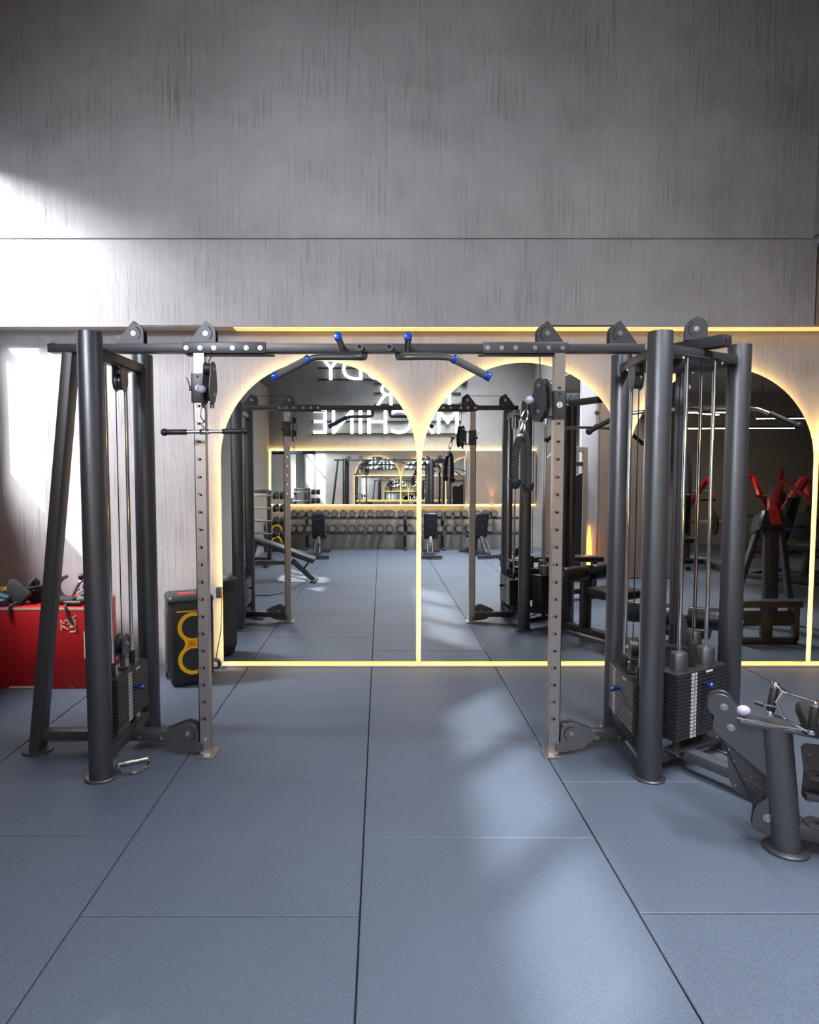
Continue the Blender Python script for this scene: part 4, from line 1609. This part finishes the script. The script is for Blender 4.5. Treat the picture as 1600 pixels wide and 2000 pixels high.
ol = thing('added_orange_glow', (2.42, YB + 0.12, 0.93), 'small orange light added for a reflected glow at the foot of the brown panel', 'lamp')  # added lamp and spot for the orange glow in the painted reflection
MB().cyl((2.42, YB + 0.12, 0.93), (2.42, YB + 0.12, 0.96), 0.04, 20).obj('housing', M_BLACK, ol)
MB().cyl((2.42, YB + 0.12, 0.96), (2.42, YB + 0.12, 0.965), 0.035, 20).obj('lens', M_FLAME, ol)
MB().bar((2.42, YB + 0.0, 0.935), (2.42, YB + 0.13, 0.935), 0.03, 0.01).obj('bracket', M_BLACK, ol)
lamp('added_orange_beam', 'SPOT', (2.42, YB + 0.13, 0.97), 14, (1.0, 0.36, 0.05), (0, -0.08, 1), spot_size=R(50), spot_blend=0.8, shadow_soft_size=0.02)

# lit lettering on the far wall
sg = thing('lit_wall_sign', (0.1, YB, 3.0), 'white lit lettering in three rows on rails on the far wall', 'sign')
mrot = Matrix.Rotation(R(180), 4, 'Z') @ FACE


def row_text(body, xstart, xend, z, h):
    m = Matrix.Translation((xstart, YB + 0.07, z)) @ mrot
    o = text('word', body, h / 0.7, m, M_SIGN, sg, 0.012, align='LEFT')
    xs_ = [v.co.x for v in o.data.vertices]
    x1_, wd = max(xs_), max(xs_) - min(xs_)
    k = (xstart - xend) / wd
    ox = xstart - sg.location.x
    for v in o.data.vertices:
        v.co.x = ox + (v.co.x - x1_) * k
    return o


row_text('MACHINE', 1.70, -1.45, 2.44, 0.53)
row_text('YOUR', 1.70, -0.11, 3.045, 0.47)
row_text('MY BODY', 1.70, -1.28, 3.575, 0.47)
q = MB()
for z0 in (2.44, 2.70, 2.93):
    q.box((0.13, YB + 0.03, z0), (3.25, 0.025, 0.03))
for z0 in (3.06, 3.3, 3.5):
    q.box((0.8, YB + 0.03, z0), (1.9, 0.025, 0.03))
for z0 in (3.59, 3.83, 4.03):
    q.box((0.2, YB + 0.03, z0), (3.1, 0.025, 0.03))
q.obj('rail', M_BLACK, sg)
q = MB()
q.box((1.78, YB + 0.05, 3.05), (0.14, 0.09, 0.12), 0.01)
q.box((1.82, YB + 0.05, 3.55), (0.12, 0.09, 0.12), 0.01)
q.obj('transformer', M_FRAME, sg)


# dumbbell racks
def rack(x0, x1, label):
    r_ = thing('dumbbell_rack', ((x0 + x1) / 2, YB + 0.35, 0), label, 'rack', 'two tier dumbbell racks on the far wall')
    for zt, yo in ((0.66, 0.28), (0.35, 0.42)):
        q = MB()
        for dy in (-0.1, 0.1):
            q.bar((x0, YB + yo + dy, zt), (x1, YB + yo + dy, zt), 0.03, 0.05)
        q.obj('shelf_rail', M_FRAME, r_)
    for x in (x0 + 0.35, x1 - 0.35):
        q = MB()
        q.bar((x, YB + 0.2, 0.02), (x, YB + 0.2, 0.72), 0.07, 0.06, up=(0, 1, 0))
        q.bar((x, YB + 0.08, 0.02), (x, YB + 0.62, 0.02), 0.07, 0.04)
        q.bar((x, YB + 0.2, 0.3), (x, YB + 0.54, 0.31), 0.05, 0.05)
        q.bar((x, YB + 0.2, 0.62), (x, YB + 0.4, 0.63), 0.05, 0.05)
        q.obj('leg', M_FRAME, r_)
    return r_


rack(-1.93, 0.85, 'two tier dumbbell rack under the long mirror')
rack(1.0, 3.1, 'two tier dumbbell rack under the brown panel')
G = 'round head dumbbells on the two tier racks'
proto = None
tops = [667, 727, 787, 847, 902, 965, 1033, 1098, 1168, 1235, 1297, 1345, 1390, 1463, 1527]
lows = [600, 663, 720, 780, 840, 893, 955, 1028, 1095, 1165, 1235, 1305, 1375, 1460, 1527]
items = [(400 + v / 3.81, 0, i) for i, v in enumerate(tops)] + [(400 + v / 3.81, 1, i) for i, v in enumerate(lows)]
items += [(820 + v / 8, 0, 15 + i) for i, v in enumerate([90, 225, 345, 485, 620, 740, 930, 1080, 1200])]
items += [(820 + v / 8, 1, 15 + i) for i, v in enumerate([80, 215, 345, 490, 640, 800, 965, 1120])]
ORD = ['first', 'second', 'third', 'fourth', 'fifth', 'sixth', 'seventh', 'eighth', 'ninth', 'tenth', 'eleventh', 'twelfth', 'thirteenth', 'fourteenth', 'fifteenth', 'sixteenth', 'seventeenth', 'eighteenth', 'nineteenth', 'twentieth', 'twenty-first', 'twenty-second', 'twenty-third', 'twenty-fourth', 'twenty-fifth']
for px, tier, i in items:
    x = (px - 745) * 13.75 / 1280
    y, z = (YB + 0.28, 0.76) if tier == 0 else (YB + 0.42, 0.45)
    lab = 'round rubber dumbbell on the %s rack shelf, %s from the window side' % ('upper' if tier == 0 else 'lower', ORD[i])
    if proto is None:
        proto = thing('dumbbell', (0, 0, 0), lab, 'dumbbell', G)
        for s in (-1, 1):
            hdm = MB().cyl((0, s * 0.055, 0), (0, s * 0.14, 0), 0.075, 24, bev=0.01).obj('head', M_BLACK, proto)
            q = MB().lathe([(0.05, 0.0), (0.057, 0.0), (0.057, 0.003), (0.05, 0.003), (0.05, 0.0)], frame((0, s * 0.14, 0), (0, s, 0)), 24)
            q.box((0, s * 0.141, 0.008), (0.044, 0.003, 0.009))
            q.box((0.008, s * 0.141, -0.016), (0.009, 0.003, 0.034))
            q.obj('ring_mark', M_MARK, hdm)
        MB().cyl((0, -0.06, 0), (0, 0.06, 0), 0.016, 14).obj('handle', M_CHROME, proto)
        proto.matrix_basis = Matrix.Translation((x, y, z))
    else:
        dup(proto, (x, y, z), 0, lab, G)


# adjustable benches with their backrests raised
def bench():
    b = thing('adjustable_bench', (0, 0, 0), 'x', 'bench', 'adjustable benches facing the dumbbell racks')
    m = Matrix.Translation((0, -0.05, 0.6)) @ Matrix.Rotation(R(-14), 4, 'X')
    MB(m).box((0, 0, 0), (0.26, 0.07, 0.5), 0.035, seg=3).obj('backrest', M_VINYL, b)
    q = MB(m)
    for px, pz in ((-0.03, 0.14), (0.03, 0.14), (0.0, -0.02), (-0.03, -0.17), (0.03, -0.17)):
        q.cyl((px, 0.035, pz), (px, 0.04, pz), 0.007, 8)
    q.obj('bolt', M_BOLT, b)
    MB().box((0, -0.38, 0.36), (0.27, 0.36, 0.07), 0.025, seg=3).obj('seat', M_VINYL, b)
    q = MB()
    q.bar((0, 0.32, 0.08), (0, -0.75, 0.08), 0.07, 0.06)
    q.bar((0, -0.35, 0.08), (0, -0.32, 0.33), 0.06, 0.06, up=(0, 1, 0))
    q.bar((0, 0.1, 0.1), (0, -0.05, 0.38), 0.06, 0.06, up=(0, 1, 0))
    q.obj('frame', M_FRAME, b)
    q = MB()
    for s in (-1, 1):
        q.bar((s * 0.045, 0.3, 0.1), (s * 0.045, 0.06, 0.32), 0.012, 0.04)
    for k in range(3):
        q.box((0, 0.27 - k * 0.075, 0.13 + k * 0.07), (0.09, 0.012, 0.012))
    q.obj('ladder', M_GREYP, b)
    MB().box((0, 0.33, 0.045), (0.46, 0.07, 0.06), 0.006).obj('foot', M_FRAME, b)
    MB().box((0, -0.75, 0.045), (0.36, 0.07, 0.06), 0.006).obj('foot', M_FRAME, b)
    return b


bb = bench()
bb.matrix_basis = Matrix.Translation((-1.2, -1.95, 0))
bb['label'] = 'black adjustable bench with raised back in front of the rack under the long mirror'
dup(bb, (0.98, -1.95, 0), R(6), 'black adjustable bench with raised back in the middle of the far floor', 'adjustable benches facing the dumbbell racks')
dup(bb, (1.98, -2.0, 0), R(-14), 'black adjustable bench with raised back beside the far tower reflection', 'adjustable benches facing the dumbbell racks')

# incline bench close to the window
ib = thing('incline_bench', (-1.4, 0.9, 0), 'slate grey incline bench with a long sloping pad on the rubber mat', 'bench')
MB().bar((-2.0, 0.85, 0.66), (-0.98, 0.85, 0.3), 0.3, 0.08, 0.025).obj('pad', M_NAVYV, ib)
q = MB()
q.bar((-2.1, 0.85, 0.27), (-1.3, 0.85, 0.27), 0.07, 0.06)
q.bar((-1.32, 0.85, 0.3), (-1.0, 0.9, 0.02), 0.07, 0.06, up=(0, 1, 0))
q.bar((-2.0, 0.85, 0.02), (-1.85, 0.85, 0.6), 0.07, 0.06, up=(0, 1, 0))
q.obj('frame', M_GREYP, ib)
q = MB()
q.bar((-1.08, 0.85, 0.26), (-1.15, 0.85, 0.18), 0.12, 0.03)
q.obj('pad_bracket', M_FRAME, ib)
q = MB()
q.box((-0.99, 0.9, 0.012), (0.08, 0.4, 0.016), 0.003)
q.box((-2.0, 0.85, 0.012), (0.08, 0.4, 0.016), 0.003)
q.obj('foot', M_FRAME, ib)
q = MB()
q.prism([(-2.35, -0.2), (-1.15, -0.2), (-1.1, 1.1), (-1.32, 1.95), (-1.45, 2.08), (-2.35, 2.08)], Matrix.Translation((0, 0, 0.0005)), 0.012, 0.002)
tag(q.obj('floor_mat', M_FLOOR), 'thin dark rubber mat with cut corners under the incline bench', 'mat')

# fixed barbell rack by the window
br = thing('barbell_rack', (-2.1, -0.9, 0), 'black upright rack holding short fixed barbells by the window', 'rack')
for x in (-2.3, -1.95):
    q = MB()
    q.bar((x, -0.9, 0.02), (x, -0.9, 1.3), 0.06, 0.12, up=(0, 1, 0))
    q.bar((x, -1.25, 0.03), (x, -0.45, 0.03), 0.06, 0.06)
    q.obj('side_frame', M_FRAME, br)
    q = MB()
    for k in range(5):
        for s in (-1, 1):
            q.bar((x, -0.9 + s * 0.05, 0.28 + 0.22 * k), (x, -0.9 + s * 0.17, 0.30 + 0.22 * k), 0.03, 0.03)
    q.obj('hook', M_FRAME, br)
q = MB()
q.bar((-2.3, -0.9, 1.28), (-1.95, -0.9, 1.28), 0.06, 0.06)
q.bar((-2.3, -0.9, 0.1), (-1.95, -0.9, 0.1), 0.06, 0.06)
q.obj('cross_tube', M_FRAME, br)
G2 = 'fixed barbells on the upright rack'
pb_ = None
for k in range(5):
    for s in (-1, 1):
        lab = 'short fixed barbell on the %s side of the upright rack, %s level from the floor' % ('mirror' if s > 0 else 'far', ['lowest', 'second', 'middle', 'fourth', 'top'][k])
        loc = (-2.11, -0.9 + s * 0.135, 0.33 + 0.22 * k)
        if pb_ is None:
            pb_ = thing('fixed_barbell', (0, 0, 0), lab, 'barbell', G2)
            MB().cyl((-0.24, 0, 0), (0.4, 0, 0), 0.013, 12).obj('bar', M_SATIN, pb_)
            for xx in (0.25, 0.37):
                MB().cyl((xx, 0, 0), (xx + 0.055, 0, 0), 0.065, 20, bev=0.008).obj('weight', M_BLACK, pb_)
            pb_.matrix_basis = Matrix.Translation(loc)
        else:
            dup(pb_, loc, 0, lab, G2)

# black shroud of a cable machine against the partition
cm = thing('shrouded_cable_machine', (2.75, 0.9, 0), 'dark cable machine with tall curved shrouds beside the pale pilaster', 'gym machine')
q = MB()
q.prism([(-0.22, 0.05), (0.22, 0.05), (0.22, 1.45), (0.14, 1.52), (0.0, 1.5), (-0.22, 1.6)], facing((2.75, 0.86, 0), (0, 1, 0)), 0.05, 0.005)
q.obj('shroud', M_VINYL, cm)
q = MB()
q.prism([(-0.3, 0.0), (-0.24, 0.0), (-0.24, 1.9), (0.12, 1.9), (0.24, 1.76), (0.24, 0.0), (0.3, 0.0), (0.3, 1.8), (0.14, 1.97), (-0.3, 1.97)], facing((2.75, 0.8, 0), (0, 1, 0)), 0.08, 0.004)
q.obj('frame', M_BROWN, cm)
q = MB()
q.box((2.75, 0.84, 1.72), (0.5, 0.06, 0.06))
q.box((2.75, 0.84, 0.04), (0.6, 0.3, 0.08))
q.obj('cross_tube', M_FRAME, cm)
fl_ = thing('flame_lamp', (3.13, 0.8, 0), 'glowing orange floor lamp at the foot of the pale pilaster', 'lamp')
MB().cyl((3.13, 0.76, 0.0), (3.13, 0.76, 0.22), 0.05, 20).obj('base', M_BLACK, fl_)
MB().lathe([(0.0, 0.0), (0.03, 0.0), (0.038, 0.1), (0.03, 0.35), (0.012, 0.55), (0.0, 0.6)], Matrix.Translation((3.13, 0.76, 0.22)), 20).obj('shade', M_FLAME, fl_)

# padded bench and foot frame close to the third mirror
pr = thing('preacher_bench', (3.9, 3.9, 0), 'black bench with a red striped pad on a broad post shown in the third mirror', 'bench')
m = Matrix.Translation((3.95, 3.85, 1.08)) @ Matrix.Rotation(R(25), 4, 'X')
mf = m @ Matrix.Translation((0, 0.1, 0)) @ FACE
MB(mf).prism([(-0.165, -0.1), (0.165, -0.1), (0.165, -0.05), (0.1, 0.09), (0.08, 0.105), (-0.08, 0.105), (-0.1, 0.09), (-0.165, -0.05)], Matrix(), 0.2, 0.02).obj('pad', M_VINYL, pr)
MB(mf).prism([(-0.055, -0.07), (0.06, -0.07), (0.05, 0.108), (-0.045, 0.108)], Matrix.Translation((0, 0, -0.003)), 0.206, 0.004).obj('stripe', M_RFRAME, pr)
MB().bar((3.95, 3.9, 0.1), (3.95, 3.88, 1.02), 0.13, 0.07, up=(0, 1, 0)).obj('post', M_FRAME, pr)
for s in (-1, 1):
    MB().bar((3.95 + s * 0.33, 3.75, 0.05), (3.95 + s * 0.12, 3.85, 1.0), 0.05, 0.06, up=(0, 1, 0)).obj('leg', M_FRAME, pr)
MB().bar((3.62, 3.75, 0.04), (4.28, 3.75, 0.04), 0.06, 0.06).obj('cross_foot', M_FRAME, pr)
ff = thing('foot_frame', (3.56, 4.5, 0), 'low black foot frame standing close to the third mirror', 'gym machine')
q = MB()
q.bar((3.3, 4.5, 0.03), (3.84, 4.5, 0.03), 0.06, 0.06)
for x in (3.31, 3.83):
    q.bar((x, 4.5, 0.03), (x, 4.5, 0.36), 0.05, 0.06, up=(0, 1, 0))
q.bar((3.56, 4.5, 0.06), (3.56, 4.5, 0.34), 0.1, 0.05, up=(0, 1, 0))
q.obj('frame', M_FRAME, ff)
MB().box((3.57, 4.48, 0.37), (0.6, 0.14, 0.06), 0.006).obj('board', M_FRAME, ff)
MB().box((3.57, 4.5, 0.24), (0.5, 0.04, 0.12), 0.004).obj('plate', M_BLACK, ff)
q = MB()
q.box((3.98, 4.75, 0.05), (0.12, 0.1, 0.1), 0.004)
tag(q.obj('timber_block', M_BRASS), 'small pale timber block on the floor by the mirror corner', 'block')


# plate loaded machines in the side room
def red_machine(loc, rz, label):
    r_ = thing('plate_loaded_machine', (0, 0, 0), label, 'gym machine', 'red and black plate loaded machines in the side room')
    q = MB()
    q.bar((-0.5, -0.5, 0.04), (-0.5, 0.6, 0.04), 0.07, 0.07)
    q.bar((0.5, -0.5, 0.04), (0.5, 0.6, 0.04), 0.07, 0.07)
    q.bar((-0.5, -0.5, 0.04), (0.5, -0.5, 0.04), 0.07, 0.07)
    q.bar((0, -0.5, 0.04), (0, 0.5, 0.04), 0.07, 0.07)
    q.bar((0, -0.45, 0.05), (0, -0.35, 1.5), 0.08, 0.1, up=(0, 1, 0))
    q.obj('base_frame', M_FRAME, r_)
    q = MB()
    for s in (-1, 1):
        q.bar((s * 0.08, -0.35, 0.85), (s * 0.42, -0.1, 1.5), 0.07, 0.1, up=(0, 1, 0))
        q.bar((s * 0.42, -0.1, 1.5), (s * 0.4, 0.35, 1.15), 0.05, 0.06)
    q.bar((-0.42, -0.1, 1.5), (-0.6, 0.0, 1.62), 0.05, 0.06)
    q.bar((0, -0.36, 0.8), (0, -0.36, 1.25), 0.14, 0.14, up=(0, 1, 0))
    q.obj('press_arm', M_RFRAME, r_)
    q = MB()
    for s in (-1, 1):
        q.cyl((s * 0.4, 0.33, 1.15), (s * 0.18, 0.38, 1.15), 0.02, 14)
    q.obj('grip', M_BLACK, r_)
    MB().box((0, 0.15, 0.48), (0.34, 0.4, 0.09), 0.03, seg=3).obj('seat', M_VINYL, r_)
    m = Matrix.Translation((0, -0.16, 0.88)) @ Matrix.Rotation(R(-14), 4, 'X')
    MB(m).box((0, 0, 0), (0.3, 0.09, 0.72), 0.03, seg=3).obj('backrest', M_VINYL, r_)
    q = MB()
    q.bar((0, 0.1, 0.05), (0, 0.12, 0.44), 0.07, 0.07, up=(0, 1, 0))
    q.obj('seat_post', M_FRAME, r_)
    q = MB()
    for s in (-1, 1):
        q.cyl((s * 0.46, -0.2, 0.75), (s * 0.7, -0.2, 0.75), 0.024, 14)
        q.bar((s * 0.1, -0.4, 0.75), (s * 0.5, -0.2, 0.75), 0.06, 0.06)
    q.obj('plate_peg', M_SATIN, r_)
    for s in (-1, 1):
        MB().lathe([(0.03, -0.02), (0.2, -0.02), (0.22, -0.012), (0.22, 0.012), (0.2, 0.02), (0.03, 0.02)], frame((s * 0.56, -0.2, 0.75), (1, 0, 0)), 30).obj('weight_plate', M_BLACK, r_)
    r_.matrix_basis = Matrix.Translation(loc) @ Matrix.Rotation(rz, 4, 'Z')
    return r_


rm = red_machine((5.1, -0.55, 0), R(12), 'red and black chest press machine seen between the tower posts in the mirror')
dup(rm, (6.25, 0.75, 0), R(-35), 'red and black press machine by the light strip between the last mirrors', 'red and black plate loaded machines in the side room')
dup(rm, (7.6, -2.0, 0), R(20), 'red and black press machine deepest in the side room', 'red and black plate loaded machines in the side room')
# power rack with a red pad bar
pk = thing('power_rack', (5.35, -2.1, 0), 'black rack with high bars and a red roller pad in the side room', 'rack')
for x in (4.95, 5.75):
    for y in (-2.5, -1.7):
        MB().bar((x, y, 0.0), (x, y, 1.95), 0.07, 0.07, up=(0, 1, 0)).obj('post', M_FRAME, pk)
q = MB()
for y in (-2.5, -1.7):
    q.bar((4.95, y, 1.95), (5.75, y, 1.95), 0.06, 0.06)
for x in (4.95, 5.75):
    q.bar((x, -2.5, 1.95), (x, -1.7, 1.95), 0.06, 0.06)
    q.bar((x, -2.5, 0.05), (x, -1.7, 0.05), 0.06, 0.06)
q.obj('cross_tube', M_FRAME, pk)
MB().cyl((5.05, -1.7, 1.7), (5.65, -1.7, 1.7), 0.045, 20, bev=0.01).obj('roller_pad', M_RFRAME, pk)
MB().cyl((4.9, -1.7, 1.7), (5.8, -1.7, 1.7), 0.02, 14).obj('bar', M_CHROME, pk)
MB().cyl((4.6, -1.68, 1.25), (6.1, -1.68, 1.25), 0.014, 14).obj('barbell', M_CHROME, pk)

# linear lamps hung from the side room ceiling
G3 = 'linear lamps hung in the side room'
lamps_ = [((6.75, -1.8, 2.42), 0.05, 2.0, 'longest linear lamp hung over the middle of the side room'),
          ((5.55, -0.6, 2.6), 0.06, 0.85, 'short level linear lamp hung over the black rack'),
          ((5.4, -0.35, 2.55), -0.5, 0.5, 'shortest slanting linear lamp hung over the black rack'),
          ((6.75, -0.6, 2.5), 0.06, 0.8, 'linear lamp hung over the red machine nearest the last mirror')]
for loc, a, ln, lab in lamps_:
    l_ = thing('linear_lamp', loc, lab, 'lamp', G3)
    c, s = math.cos(a), math.sin(a)
    p = Vector(loc)
    dd = V(c, s, 0) * ln / 2
    MB().bar(p - dd + V(0, 0, 0.02), p + dd + V(0, 0, 0.02), 0.05, 0.03).obj('housing', M_BLACK, l_)
    MB().bar(p - dd, p + dd, 0.04, 0.012).obj('diffuser', M_LEDW, l_)
    q = MB()
    for k in (-0.8, 0.8):
        q.cyl(p + dd * k + V(0, 0, 0.03), p + dd * k + V(0, 0, 0.62), 0.003, 6)
    q.obj('suspension', M_CABLE, l_)
